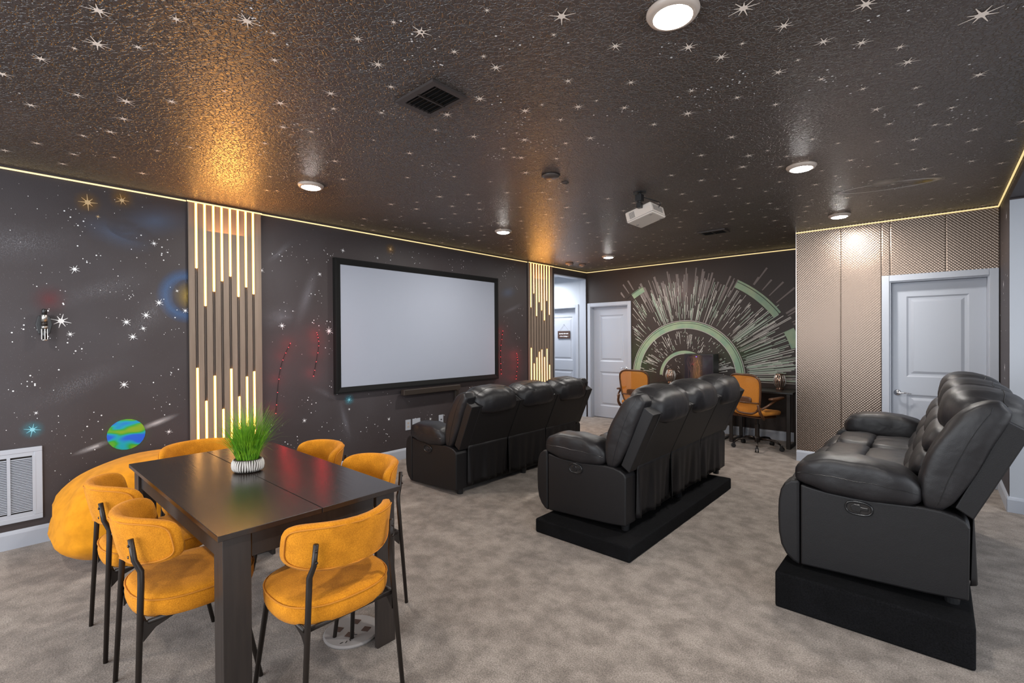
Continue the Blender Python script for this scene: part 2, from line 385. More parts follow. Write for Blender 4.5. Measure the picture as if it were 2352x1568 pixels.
tag(bx(XR + .12, 3.1, -3.0, YE, 2.62, 2.72).build('ceiling_side_hall', 'wwall'), kind='structure')
tag(bx(3.0, 3.1, -3.0, YE, 0, 2.62).build('wall_east', 'wwall'), kind='structure')
wb = MB().bb(XW - .12, 3.1, -3.12, -3.0, 0, 0.3).bb(XW - .12, 3.1, -3.12, -3.0, 2.6, HC).bb(XW - .12, -4.5, -3.12, -3.0, .3, 2.6).bb(-0.1, 3.1, -3.12, -3.0, .3, 2.6)
tag(wb.build('wall_rear', 'wwall'), kind='structure')
wn = empty('added_window_1', (-2.3, -3.06, 0.3)); tag(wn, kind='structure')  # added window behind the camera, its glowing pane goes with the fill light
bx(-2.2, 2.2, -.01, .01, 0, 2.3).build('pane', 'fillpane', wn)
f = MB()
for x in (-2.18, -0.73, 0.73, 2.18): f.bb(x - .03, x + .03, -.03, .04, 0, 2.3)
for z in (0.03, 2.27): f.bb(-2.2, 2.2, -.03, .04, z - .03, z + .03)
f.build('added_window_frame', 'white', wn)
# hallway behind the screen wall
tag(bx(-6.8, XW - .0, YF, YF + .12, 0, 2.7).build('wall_hallway', 'wwall'), kind='structure') if False else None
wh = MB().bb(-6.8, -6.03 + .065, YF, YF + .12, 0, 2.7).bb(-6.03 + .065, -5.13 - .065, YF, YF + .12, 2.075, 2.7).bb(-5.13 - .065, XW - .002, YF - .001, YF + .12, 0, 2.7)
tag(wh.build('wall_hallway', 'wwall'), kind='structure')
tag(bx(-6.9, -6.8, 6.4, YF + .12, 0, 2.7).build('wall_hallway_end', 'wwall'), kind='structure')
tag(bx(-6.9, XW - .12, 6.4, 6.5, 0, 2.7).build('wall_hallway_side', 'wwall'), kind='structure')
tag(bx(-6.9, XW - .12, 6.4, YF + .12, 2.7, 2.8).build('ceiling_hallway', 'wwall'), kind='structure')
tm = MB().bb(XW - .122, XW + .003, 6.63, 6.642, 0, 2.605).bb(XW - .122, XW + .003, 6.63, 7.635, 2.588, 2.605).bb(XW - .122, XW + .003, 7.625, 7.635, 0, 2.605)
tag(tm.build('trim_1', 'white'), kind='structure')

def baseboard(name, x0, x1, y0, y1, axis):
    m = MB()
    prof = [(0, 0), (.016, 0), (.016, .105), (.010, .122), (.004, .13), (0, .13)]
    if axis == 'L': m.prism([(x0 + a, b) for a, b in prof], y0, y1, 1)        # on a wall facing +X
    elif axis == 'R': m.prism([(x0 - a, b) for a, b in prof], y0, y1, 1)      # facing -X
    else: m.prism([(y0 - a, b) for a, b in prof], x0, x1, 0)                  # facing -Y
    return tag(m.build(name, 'white'), kind='structure')
baseboard('baseboard_left', XW, 0, -3.0, 6.63, 'L')
baseboard('baseboard_far', -4.02, XM, YF, 0, 'F')
baseboard('baseboard_back', XM, -0.455, YM - .004, 0, 'F')
baseboard('baseboard_right', XR, 0, YE - .02, YM, 'R')
baseboard('baseboard_side_hall', XR - .012, 3.0, YE - .012, 0, 'F')
baseboard('baseboard_hallway', -5.13, XW - .01, YF, 0, 'F')

def door(name, x0, x1, y, z1, hx, side, zh, leafback=.09, label=None):
    """door in a wall facing -Y; x0,x1 outer casing; hx handle x; side direction of the lever"""
    d = empty(name, ((x0 + x1) / 2, y, 0)); tag(d, kind='structure', label=label)
    W = (x1 - x0) / 2; c = .065; zi = z1 - c
    m = MB().bb(-W, -W + c, -.018, 0, 0, z1).bb(W - c, W, -.018, 0, 0, z1).bb(-W + c, W - c, -.018, 0, zi, z1)
    m.build('casing', 'white', d, bevel=.004)
    m = MB().bb(-W + c, -W + c + .012, 0, .118, 0, zi).bb(W - c - .012, W - c, 0, .118, 0, zi).bb(-W + c + .012, W - c - .012, 0, .118, zi - .012, zi)
    m.build('jamb', 'white', d)
    a, b = -W + c + .013, W - c - .013; t = zi - .014; yl = leafback
    st = .125; rows = [(.22, .86), (1.05, t - .15)]
    leaf = MB()
    xs = [a, a + st, b - st, b]; zs = [.012, rows[0][0], rows[0][1], rows[1][0], rows[1][1], t]
    V = []; F = []
    for i in range(3):
        for j in range(5):
            if i == 1 and j in (1, 3): continue
            k = len(V); V += [(xs[i], yl, zs[j]), (xs[i + 1], yl, zs[j]), (xs[i + 1], yl, zs[j + 1]), (xs[i], yl, zs[j + 1])]; F.append((k, k + 1, k + 2, k + 3))
    leaf.add(V, F); leaf.bb(a, b, yl + .014, yl + .025, .012, t)
    leaf.build('door_leaf', 'white', d, fix=False)
    for r0, r1 in rows:
        V = []; F = []
        for ins, dep in ((0, 0), (.016, .010), (.034, .011), (.060, .002)):
            V += [(a + st + ins, yl + dep, r0 + ins), (b - st - ins, yl + dep, r0 + ins), (b - st - ins, yl + dep, r1 - ins), (a + st + ins, yl + dep, r1 - ins)]
        for q in range(3):
            for e in range(4): F.append((q * 4 + e, q * 4 + (e + 1) % 4, q * 4 + 4 + (e + 1) % 4, q * 4 + 4 + e))
        F.append((12, 13, 14, 15))
        MB().add(V, F).build('door_panel', 'white', d, fix=False)
    h = MB(); X = hx - (x0 + x1) / 2
    Ry = Matrix.Rotation(PI / 2, 3, 'X')
    h.lathe([(0, .0), (.032, .0), (.032, .006), (.022, .011), (.011, .013), (.011, .045), (0, .045)], 20, (X, yl - .001, zh), Ry)
    h.tube(smooth_path([(X, yl - .045, zh), (X + side * .03, yl - .05, zh), (X + side * .07, yl - .048, zh + .003), (X + side * .115, yl - .042, zh - .004)], 4), [.009] * 5 + [.008] * 4 + [.0065] * 4, 8)
    h.build('door_handle', 'chrome', d, smooth=True)
    return d
door('door_1', -4.925, -4.025, YF, 2.137, -4.165, -1, .935)
door('door_2', -0.45, 0.442, YM - .004, 2.137, -0.322, 1, .875)
d3 = door('door_3', -6.03, -5.13, YF, 2.137, -5.95, 1, .935)

# embossed metal sheets on the back wall: a woven pattern of raised diagonal lobes in real relief
def metal_sheet(x0, x1, z0, z1):
    p = .028; dx = p / 5.0
    nx = max(2, int(round((x1 - x0) / dx))); nz = max(2, int(round((z1 - z0) / dx)))
    X, Z = np.meshgrid(np.linspace(x0, x1, nx + 1), np.linspace(z0, z1, nz + 1), indexing='ij')
    h = np.zeros_like(X)
    for off, sgn in ((0.0, 1), (0.5, -1)):
        du = (X / p + off + .5) % 1 - .5; dv = (Z / p + off + .5) % 1 - .5
        a = (du + sgn * dv) / math.sqrt(2); b = (du - sgn * dv) / math.sqrt(2)
        h = np.maximum(h, np.exp(-(a / .36) ** 2 - (b / .22) ** 2))
    edge = np.minimum(np.minimum(X - x0, x1 - X), .004) / .004
    h = .0038 * h * np.clip(edge, 0, 1)
    V = np.stack([X, YM - .006 - h, Z], -1).reshape(-1, 3)
    i, j = np.meshgrid(np.arange(nx), np.arange(nz), indexing='ij'); a = (i * (nz + 1) + j).ravel()
    F = np.stack([a, a + nz + 1, a + nz + 2, a + 1], 1)
    me = bpy.data.meshes.new('metal_sheet'); me.vertices.add(len(V)); me.vertices.foreach_set('co', V.ravel())
    me.loops.add(F.size); me.loops.foreach_set('vertex_index', F.ravel().astype(np.int32))
    me.polygons.add(len(F)); me.polygons.foreach_set('loop_start', np.arange(0, F.size, 4, dtype=np.int32)); me.polygons.foreach_set('loop_total', np.full(len(F), 4, dtype=np.int32))
    me.update(); me.validate(); me.polygons.foreach_set('use_smooth', [True] * len(F)); me.materials.append(M_['steel'])
    o = bpy.data.objects.new('metal_sheet', me); COL.objects.link(o); o.parent = wall_metal
metal_sheet(XM + .004, -0.8205, .13, HC - .001)
metal_sheet(-0.8195, -0.452, .13, HC - .001)
metal_sheet(-0.451, -0.3775, 2.139, HC - .001)
metal_sheet(-0.3765, 0.0655, 2.139, HC - .001)
metal_sheet(0.0665, XR - .002, 2.139, HC - .001)
tag(bx(XM - .004, XM + .006, YM - .014, YM + .004, .0, HC).build('trim_2', 'steeltrim'), kind='structure')

# ---------------------------------------------------------------- painted stars (flat paint on ceiling and walls)
rng = random.Random(7)
def star_poly(cx, cy, r, rg):
    n = rg.choice([8, 8, 8, 7, 9]); a0 = rg.random() * PI; P = []
    for i in range(n):
        a = a0 + 2 * PI * i / n; rr = r * (1.0 if i % 2 == 0 else .72) * rg.uniform(.85, 1.12); w = .05 * r
        px, py = -math.sin(a), math.cos(a); c, s = math.cos(a), math.sin(a)
        am = a0 + 2 * PI * (i + .5) / n
        P += [(cx + c * r * .30 + px * -w, cy + s * r * .30 - py * w), (cx + c * rr - px * w * .35, cy + s * rr - py * w * .35), (cx + c * rr + px * w * .35, cy + s * rr + py * w * .35), (cx + c * r * .30 + px * w, cy + s * r * .30 + py * w), (cx + math.cos(am) * r * .25, cy + math.sin(am) * r * .25)]
    return P
def add_star(mb, cx, cy, r, place, rg):
    P = star_poly(cx, cy, r, rg); n = len(P); V = [place(cx, cy)] + [place(*p) for p in P]
    mb.add(V, [(0, 1 + i, 1 + (i + 1) % n) for i in range(n)])
def add_dot(mb, cx, cy, r, place):
    V = [place(cx + r * math.cos(a * PI / 3), cy + r * math.sin(a * PI / 3)) for a in range(6)]; mb.add(V, [(0, 1, 2, 3, 4, 5)])
CS=[(-2.37,0.31,5),(-2.02,0.71,5),(-2.21,0.52,3),(-2.64,0.34,5),(-2.54,0.46,3),(-2.96,0.19,4),(-3.26,0.08,4),(-2.75,0.28,2),(-2.02,0.81,2),(-2.21,0.89,3),(-1.80,1.06,3),(-1.57,1.21,5),(-1.57,1.39,3),(-1.09,1.52,5),(-1.28,1.30,2),(-1.18,1.59,2),(-1.60,1.10,2),(-1.90,1.22,4),(-1.50,1.50,2),(-1.52,1.60,4),(-1.34,1.92,3),(-1.03,1.83,4),(-1.12,2.14,3),(-0.80,2.05,4),(-0.55,1.95,5),(-0.72,2.22,4),(-0.46,2.17,4),(-0.62,2.18,2),(-0.36,2.40,4),(-0.20,2.24,5),(-0.24,2.52,4),(0.13,2.62,6),(-0.12,2.67,3),(-0.10,2.84,4),(0.15,3.21,4),(-0.56,2.53,4),(-0.47,2.48,2),(-0.42,2.74,3),(-0.28,2.99,3),(-0.08,3.16,3),(-0.07,3.40,3),(0.06,3.57,3),(-0.25,3.31,4),(-0.65,2.87,3),(-0.78,2.65,3),(-0.93,2.42,3),(-1.04,2.65,5),(-1.24,2.65,3),(-1.27,2.35,3),(-1.45,2.17,4),(-1.34,2.18,2),(-1.61,2.23,3),(-1.69,2.01,4),(-1.58,2.02,2),(-1.78,1.75,4),(-2.02,1.37,3),(-2.29,1.49,3),(-2.04,1.75,4),(-2.30,1.20,4),(-2.44,1.29,3),(-2.59,1.07,4),(-2.87,1.20,4),(-2.81,1.34,3),(-2.67,0.83,2),(-2.99,0.68,4),(-3.16,0.52,5),(-3.58,0.19,4),(-3.26,0.34,4),(-3.42,0.55,4),(-3.69,0.53,4),(-3.88,0.43,3),(-4.24,0.25,4),(-4.31,0.43,4),(-4.60,0.40,4),(-4.43,0.82,4),(-4.18,0.62,3),(-4.55,0.12,4),(-3.83,0.79,3),(-3.61,0.92,3),(-3.02,0.98,2),(-3.19,1.22,3),(-3.41,1.27,2),(-3.21,1.44,2),(-3.15,1.67,4),(-3.46,1.90,4),(-2.64,1.66,2),(-2.65,1.94,4),(-2.24,1.83,3),(-2.14,2.05,4),(-1.91,2.19,2),(-1.94,2.30,4),(-1.78,2.52,3),(-1.62,2.56,4),(-2.13,2.31,3),(-2.18,2.47,3),(-2.15,2.51,4),(-1.98,2.69,3),(-3.06,2.22,3),(-2.78,2.45,3),(-2.77,2.14,2),(-2.57,2.31,2),(-0.59,3.53,3),(-0.96,3.15,4),(-0.97,3.55,4),(-0.85,3.54,3),(-1.21,3.32,4),(-0.57,3.19,2),(-0.21,3.59,3),(-0.01,3.79,3),(0.05,3.84,3),(0.15,4.26,3),(-0.12,4.19,3),(0.07,4.47,2),(-0.22,4.45,3),(-0.65,4.25,3),(-0.38,4.38,3),(-1.53,3.57,4),(-1.66,4.10,4),(-1.24,4.27,4),(-0.95,4.32,3),(-1.20,4.00,3),(-1.71,3.88,3),(-1.69,4.38,4),(-1.78,4.86,4),(-1.85,4.64,4),(-1.74,5.52,4),(-2.04,4.87,4),(-2.56,5.44,3),(-2.15,6.67,3),(-3.81,1.49,3),(-4.13,1.67,3),(-4.18,1.61,3)]
WS=[(0.49,2.04,4,'w'),(1.02,1.81,4,'w'),(0.93,1.70,4,'w'),(0.80,1.64,4,'w'),(0.91,1.59,3,'w'),(0.84,1.52,4,'w'),(0.41,1.64,6,'w'),(0.46,1.54,3,'w'),(0.99,2.31,3,'w'),(0.57,2.57,6,'g'),(0.78,2.63,5,'g'),(0.63,2.47,2,'g'),(0.78,1.13,4,'w'),(0.25,0.84,5,'c'),(0.27,0.96,2,'w'),(1.08,0.70,3,'w'),(2.44,2.19,3,'w'),(2.04,1.63,4,'w'),(2.54,1.58,5,'w'),(1.85,2.17,3,'w'),(2.71,2.48,3,'w'),(3.33,2.58,4,'g'),(3.15,2.45,2,'w'),(2.77,0.81,4,'c'),(3.29,0.52,3,'w'),(3.92,0.44,3,'w'),(4.23,0.42,3,'w'),(2.26,0.64,3,'w'),(2.77,0.70,2,'w'),(1.15,1.92,2,'w'),(1.21,1.75,3,'w')]
SZ = {2: .019, 3: .030, 4: .041, 5: .052, 6: .068}
pc = lambda x, y: (x, y, HC - .0025)
cs = MB(); dots = MB(); R = rng
for x, y, s in CS:
    r = SZ[s] * R.uniform(.9, 1.1) * (1.0 if y < 3.3 else 1.0); add_star(cs, x, y, r, pc, R)
def free(x, y, lst, d): return all((x - a[0]) ** 2 + (y - a[1]) ** 2 > d * d for a in lst)
pts = list(CS); tries = 0
while tries < 1500:
    tries += 1
    x = R.uniform(-4.85, .38); y = R.uniform(2.5, 6.45 if True else 7.5)
    if x < XM and R.random() < .25: y = R.uniform(6.4, 7.6)
    if (x > -2.3 and y < 3.6) or (x > -3.4 and y < 2.7): continue
    if free(x, y, pts, .20): pts.append((x, y, 3)); add_star(cs, x, y, R.choice([.024, .030, .038, .042, .046, .05]), pc, R)
for k in range(25): add_star(cs, R.uniform(-4.8, .3), R.uniform(-2.8, .0), .04, pc, R)
for k in range(230):
    x, y, _ = R.choice(pts); cx = x + R.gauss(0, .16); cy = y + R.gauss(0, .16)
    for q in range(R.randint(4, 9)):
        a, b = cx + R.gauss(0, .05), cy + R.gauss(0, .05)
        if XW + .05 < a < XR - .03 and b < (YM - .05 if a > XM else YF - .05): add_dot(dots, a, b, R.choice([.0025, .003, .004, .0055]), pc)
tag(cs.build('painted_stars', 'star', ceil, fix=False), label='cream eight-pointed stars painted across the dark ceiling', kind='stuff')
tag(dots.build('painted_dots', 'starw', ceil, fix=False), kind='stuff')
pw = lambda y, z: (XW + .0022, y, z)
for key, mm in (('w', 'starw'), ('g', 'starg'), ('c', 'starc')):
    m = MB()
    for y, z, s, k in WS:
        if k == key: add_star(m, y, z, SZ[s] * .92, pw, R)
    tag(m.build('painted_stars', mm, wall_left, fix=False), kind='stuff')
dots = MB()
CL = [(.50, 2.45), (.52, 2.38), (.62, 2.15), (.33, 1.98), (.38, 1.72), (.75, 1.92), (.80, 1.86), (.95, 2.28), (1.05, 2.28), (1.12, 1.72), (1.14, 1.55), (.55, 1.36), (.20, 1.57), (.44, 1.44), (1.13, 1.24), (1.05, .98), (1.10, .92), (.60, .82), (.33, .92), (.28, 1.2), (.55, .72), (.18, 1.1), (2.2, 2.36), (2.4, 2.0), (2.55, 2.45), (2.45, 1.7), (2.0, 2.35), (2.1, 1.8), (2.6, 1.4), (2.62, .95), (2.7, .5), (3.0, .45), (3.2, .38), (2.45, .55), (2.3, .8), (3.7, .42), (3.9, .5), (4.15, .37), (3.3, 2.5), (3.7, 2.5), (4.3, 2.52), (4.5, 2.5), (5.4, 2.45), (5.6, 2.3), (5.75, 1.9), (5.4, 1.75), (5.7, 1.5), (5.5, 2.6), (4.6, .75), (4.9, .72), (5.2, .7), (3.3, .75), (1.95, .6), (2.1, .4)]
for cy, cz in CL:
    for q in range(R.randint(5, 10)): 
        a, b = cy + R.gauss(0, .055), cz + R.gauss(0, .055)
        if 1.2 < a < 1.86: continue
        add_dot(dots, a, b, R.choice([.0016, .0022, .003, .004, .0055]), pw)
for k in range(120): add_dot(dots, R.uniform(-.5, 1.2), R.uniform(.2, 2.7), R.choice([.0015, .002, .003]), pw)
for k in range(130): add_dot(dots, R.uniform(1.9, 5.85), R.uniform(.2, 2.68), R.choice([.0015, .002, .003]), pw)
tag(dots.build('painted_dots', 'starw', wall_left, fix=False), kind='stuff')
pr = lambda y, z: (XR - .0022, y, z); m = MB()
for k in range(24): add_dot(m, R.uniform(YE + .05, YM - .05), R.uniform(.3, 2.6), R.choice([.004, .006, .009]), pr)
for y, z in ((5.95, 2.52), (6.2, 1.95), (6.1, 1.2)): add_star(m, y, z, .05, pr, R)
for k in range(30): add_dot(m, R.uniform(4.0, 5.8), R.uniform(2.65, 2.73), .004, pr)
tag(m.build('painted_stars', 'starw', wall_right, fix=False), kind='stuff')

# airbrushed planets, haze and comet tails
def patch(name, parent, surf, c, su, sv, rot, material, lift=.001, label=None):
    n = 24; V = [(0, 0, 0)] + [(math.cos(2 * PI * i / n), math.sin(2 * PI * i / n), 0) for i in range(n)]
    me = bpy.data.meshes.new(name); me.from_pydata(V, [], [(0, 1 + i, 1 + (i + 1) % n) for i in range(n)]); me.materials.append(material)
    o = bpy.data.objects.new(name, me); COL.objects.link(o)
    S = Matrix.Diagonal((su, sv, 1, 1)); Rz = Matrix.Rotation(rot, 4, 'Z')
    if surf == 'L': B = Matrix(((0, 0, 1, XW + lift), (1, 0, 0, c[0]), (0, 1, 0, c[1]), (0, 0, 0, 1)))
    elif surf == 'C': B = Matrix(((1, 0, 0, c[0]), (0, -1, 0, c[1]), (0, 0, -1, HC - lift), (0, 0, 0, 1)))
    else: B = Matrix(((1, 0, 0, c[0]), (0, 0, -1, YF - lift), (0, 1, 0, c[1]), (0, 0, 0, 1)))
    o.parent = parent; o.matrix_world = B @ Rz @ S
    if label: o['label'] = label
    return o
hz = airbrush_mat('haze_spray', (0.36, 0.35, 0.40), .22); hzs = airbrush_mat('speckled_spray', (0.42, 0.42, 0.46), .26, speckle=True)
blu = airbrush_mat('blue_spray_ring', (0.06, 0.15, 0.34), .48, 1.1, ring=.66, rw_=.30); gold = airbrush_mat('gold_spray', (0.40, 0.27, 0.05), .85)
redp = airbrush_mat('red_spray', (0.20, 0.03, 0.035), .45); bluc = airbrush_mat('pale_blue_spray', (0.13, 0.19, 0.32), .35)
grn = airbrush_mat('green_spray', (0.14, 0.24, 0.04), .6); whit = airbrush_mat('white_spray', (0.6, 0.57, 0.58), .75)
gdull = airbrush_mat('dark_gold_spray', (0.28, 0.14, 0.02), .7); cy = airbrush_mat('cyan_spray', (0.05, 0.35, 0.45), .6)
P = lambda *a, **k: patch('airbrushed_' + a[0], *a[1:], **k)
P('ring', wall_left, 'L', (1.22, 1.88), .235, .26, 0, blu, label='airbrushed blue halo')
P('glow', wall_left, 'L', (1.24, 1.88), .125, .15, 0, gold)
P('haze', wall_left, 'L', (1.0, 2.5), .33, .17, .3, bluc)
P('haze', wall_left, 'L', (.75, 2.35), .3, .14, -.3, bluc)
P('glow', wall_left, 'L', (.57, 2.57), .10, .11, 0, gdull); P('glow', wall_left, 'L', (.78, 2.65), .10, .11, 0, gdull)
P('glow', wall_left, 'L', (3.33, 2.58), .09, .09, 0, gdull)
P('glow', wall_left, 'L', (.35, 1.80), .13, .14, 0, redp)
P('glow', wall_left, 'L', (.25, .84), .08, .08, 0, cy); P('glow', wall_left, 'L', (2.77, .81), .08, .08, 0, cy)
P('drift', wall_left, 'L', (.95, 1.7), .5, .16, .9, hzs, lift=.0014); P('drift', wall_left, 'L', (.5, 1.15), .45, .13, .5, hzs, lift=.0014)
P('drift', wall_left, 'L', (.65, 1.9), .4, .12, .4, hzs, lift=.0014); P('drift', wall_left, 'L', (.2, 2.2), .5, .2, .2, hzs, lift=.0014)
P('comet_tail', wall_left, 'L', (2.02, 2.37), .26, .045, .78, hz); P('comet_tail', wall_left, 'L', (2.03, 2.37), .22, .03, .78, hzs)
P('haze', wall_left, 'L', (2.3, 1.95), .42, .09, 1.25, hz); P('haze', wall_left, 'L', (2.05, 1.72), .2, .12, .4, hz); P('drift', wall_left, 'L', (1.98, 1.72), .2, .16, .3, hzs)
P('haze', wall_left, 'L', (2.62, 1.7), .3, .06, 1.5, hz); P('drift', wall_left, 'L', (2.72, .55), .09, .33, .25, hzs); P('haze', wall_left, 'L', (2.72, .58), .05, .3, .25, hz)
P('drift', wall_left, 'L', (2.5, .9), .25, .05, -.5, hzs); P('haze', wall_left, 'L', (5.55, 1.95), .35, .05, .35, hz); P('haze', wall_left, 'L', (5.45, 2.2), .25, .12, .2, bluc)
P('comet_tail', wall_left, 'L', (1.0, .79), .19, .035, .33, whit); P('comet_tail', wall_left, 'L', (.60, .655), .17, .03, .30, whit)
P('glow', wall_left, 'L', (.792, .722), .185, .185, 0, grn)
m = mat('blue_green_planet_paint', (.02, .12, .5), .4); nt = m.node_tree; n = nt.nodes; L = nt.links; tc = n.new('ShaderNodeTexCoord')
mp = n.new('ShaderNodeMapping'); L.new(tc.outputs['Object'], mp.inputs[0]); mp.inputs['Rotation'].default_value = (0, 0, -.5); mp.inputs['Scale'].default_value = (.8, 1.5, 1)
t = tex(n, L, 'Noise', .95, mp.outputs[0], Detail=.6, Distortion=.3)
L.new(ramp(n, L, t.outputs[0], [(.36, (.20, .34, .01)), (.45, (.02, .33, .03)), (.51, (.0, .32, .42)), (.60, (.01, .10, .62))]).outputs[0], n['Principled BSDF'].inputs['Base Color'])
patch('painted_planet', wall_left, 'L', (.792, .722), .125, .125, 0, m, lift=.003, label='blue and green painted planet')
# ringed planet on the ceiling
rw = airbrush_mat('white_spray_ring', (0.60, 0.57, 0.55), .95, 1.1, ring=.80)
P('ring', ceil, 'C', (-.32, 5.07), .40, .14, -.15, rw, lift=.0012, label='airbrushed white planet ring')
P('planet', ceil, 'C', (-.32, 4.93), .15, .13, 0, airbrush_mat('peach_spray', (.42, .36, .30), .8, .6), lift=.0014); P('glow', ceil, 'C', (-.06, 5.12), .14, .12, 0, gold, lift=.0016)

# ---------------------------------------------------------------- far wall mural: light streaks bursting from a centre, with pale green half rings
CX, CZ = -3.07, .84
gr = MB(); l1 = MB(); l2 = MB(); l3 = MB(); dk = MB(); RM = random.Random(21)
def mp_(r, a, lift=.0022): return (CX + r * math.cos(a), YF - lift, CZ + r * math.sin(a))
def inwall(x, z):
    if not (XW + .02 < x < XM - .01 and z < 2.62 and z > .60): return False
    return not (x < -4.01 and z < 2.16)
def ringseg(mb, r0, r1, a0, a1, lift=.0036):
    n = max(2, int((a1 - a0) / .035))
    for i in range(n):
        A = a0 + (a1 - a0) * i / n; B = a0 + (a1 - a0) * (i + 1) / n; q = [mp_(r0, A, lift), mp_(r1, A, lift), mp_(r1, B, lift), mp_(r0, B, lift)]
        if all(inwall(p[0], p[2]) for p in q): mb.add(q, [(0, 1, 2, 3)])
ringseg(gr, .800, .905, .06, PI - .02); ringseg(gr, .385, .43, .25, PI - .05)
ringseg(gr, 1.60, 1.72, .62, 1.07); ringseg(gr, 1.60, 1.74, .30, .46); ringseg(gr, 1.60, 1.70, 2.02, 2.45)
for r in (.79, .915, .375): ringseg(l1, r, r + .008, .05, PI - .02)
for r in (.875, 1.685): ringseg(dk, r, r + .006, .05, PI - .02, .0046) if r < 1 else (ringseg(dk, r, r + .008, .62, 1.07, .0046), ringseg(dk, r, r + .008, 2.02, 2.45, .0046))
def streak(mb, r0, r1, a, w0, w1):
    lf = .0016 + RM.random() * .0016
    N = 4 if r1 - r0 > .2 else 1
    for k in range(N):
        A = r0 + (r1 - r0) * k / N; B = r0 + (r1 - r0) * (k + 1) / N; wa = w0 + (w1 - w0) * k / N; wb = w0 + (w1 - w0) * (k + 1) / N
        q = [mp_(A, a - wa / A / 2, lf), mp_(B, a - wb / B / 2, lf), mp_(B, a + wb / B / 2, lf), mp_(A, a + wa / A / 2, lf)]
        if all(inwall(p[0], p[2]) for p in q): mb.add(q, [(0, 1, 2, 3)])
for k in range(330):
    a = RM.uniform(.02, PI - .05); r0 = RM.uniform(.93, 1.45); ln = RM.choice([.06, .1, .15, .25, .4]) * RM.uniform(.7, 1.3)
    if r0 + ln > 1.58: ln = 1.58 - r0
    streak(RM.choice([l1, l1, l2]), r0, r0 + ln, a, RM.uniform(.003, .005), RM.uniform(.005, .011))
for k in range(80):
    a = RM.uniform(.06, .75) if k % 2 else RM.uniform(.0, .3); r0 = RM.uniform(.93, 1.0); streak(RM.choice([l1, l2]), r0, RM.uniform(1.3, 1.8), a, .004, RM.uniform(.007, .012))
for k in range(26):
    a = RM.uniform(1.1, 2.05); streak(RM.choice([l1, l2]), .93, RM.uniform(1.1, 1.55), a, .004, .010)
for k in range(60):
    a = RM.uniform(1.05, 2.10); r0 = RM.uniform(1.2, 1.5); streak(l3, r0, RM.uniform(1.55, 1.78), a, .010, RM.uniform(.014, .030))
for k in range(16): a = RM.uniform(.3, .95); streak(l3, 1.76, RM.uniform(1.86, 2.1), a, .012, .026)
for k in range(9): a = RM.uniform(2.1, 2.45); streak(l3, 1.74, RM.uniform(1.80, 1.95), a, .012, .026)
for k in range(170):
    a = RM.uniform(.03, PI - .05); r0 = RM.uniform(.45, .74); streak(RM.choice([l1, l1, l2]), r0, r0 + RM.choice([.012, .02, .04, .08]), a, RM.uniform(.004, .008), RM.uniform(.005, .010))
for k in range(28): a = RM.choice([RM.uniform(.05, .45), RM.uniform(2.5, 3.05), RM.uniform(1.4, 2.2)]); streak(l1, RM.uniform(.45, .6), RM.uniform(.66, .78), a, .004, .009)
for k in range(40):
    a = RM.uniform(.1, 3.0); r0 = RM.uniform(.08, .34); streak(l1, r0, r0 + RM.choice([.01, .02, .05]), a, .005, .007)
l2.bb(-2.15, XM - .02, YF - .003, YF - .001, .845, .865); l1.bb(-2.15, XM - .02, YF - .003, YF - .001, .815, .823)
tag(gr.build('mural_half_rings', 'green', wall_far, fix=False), label='pale green half rings of the burst mural', kind='stuff')
for mb, k, lb in ((l1, 'line', 'cream light streaks of the mural'), (l2, 'line2', 'greenish light streaks of the mural'), (l3, 'line3', 'dim light streaks of the mural'), (dk, 'dark', 'dark lines inside the mural rings')):
    tag(mb.build('mural_streaks', k, wall_far, fix=False), label=lb, kind='stuff')
P('haze', wall_far, 'F', (-3.15, 2.25), .55, .42, 0, airbrush_mat('rosy_spray', (.20, .14, .13), .75), lift=.0012)
P('glow', wall_far, 'F', (-3.85, 1.1), .35, .6, .3, airbrush_mat('green_haze_spray', (.05, .10, .03), .5), lift=.0012)
P('glow', wall_far, 'F', (-2.2, 1.25), .6, .35, .2, airbrush_mat('green_haze_spray', (.05, .10, .03), .4), lift=.0012)

# ================================================================ LED ropes at the ceiling line
def rope(path, label):
    o = MB().tube(path, .0065, 6).build('light_strip', 'cove'); tag(o, label, 'light strip', 'amber light strips along the ceiling edge'); return o
zc = HC - .022
rope([(XW + .012, -2.9, zc), (XW + .012, 1.22, zc)], 'amber light strip at the ceiling, left of the large slat panel')
rope([(XW + .045, 1.22, zc - .004), (XW + .045, 1.84, zc - .004)], 'amber light strip at the ceiling running over the large slat panel')
rope([(XW + .012, 1.84, zc), (XW + .012, 5.90, zc)], 'long amber light strip at the ceiling above the projection screen')
rope([(XW + .045, 5.90, zc - .004), (XW + .045, 6.56, zc - .004)], 'amber light strip at the ceiling over the far slat panel')
rope([(XW + .012, 6.56, zc), (XW + .012, YF - .01, zc)], 'short amber light strip at the ceiling above the hallway opening')
rope([(XW + .02, YF - .012, zc), (XM - .01, YF - .012, zc)], 'amber light strip at the ceiling above the burst mural')
rope([(XM, YM - .018, zc + .006), (XR - .01, YM - .018, zc + .006)], 'amber light strip at the ceiling above the embossed metal wall')
rope([(XR - .012, YM - .02, zc + .006), (XR - .012, -2.9, zc + .006)], 'amber light strip at the ceiling above the right-hand opening')

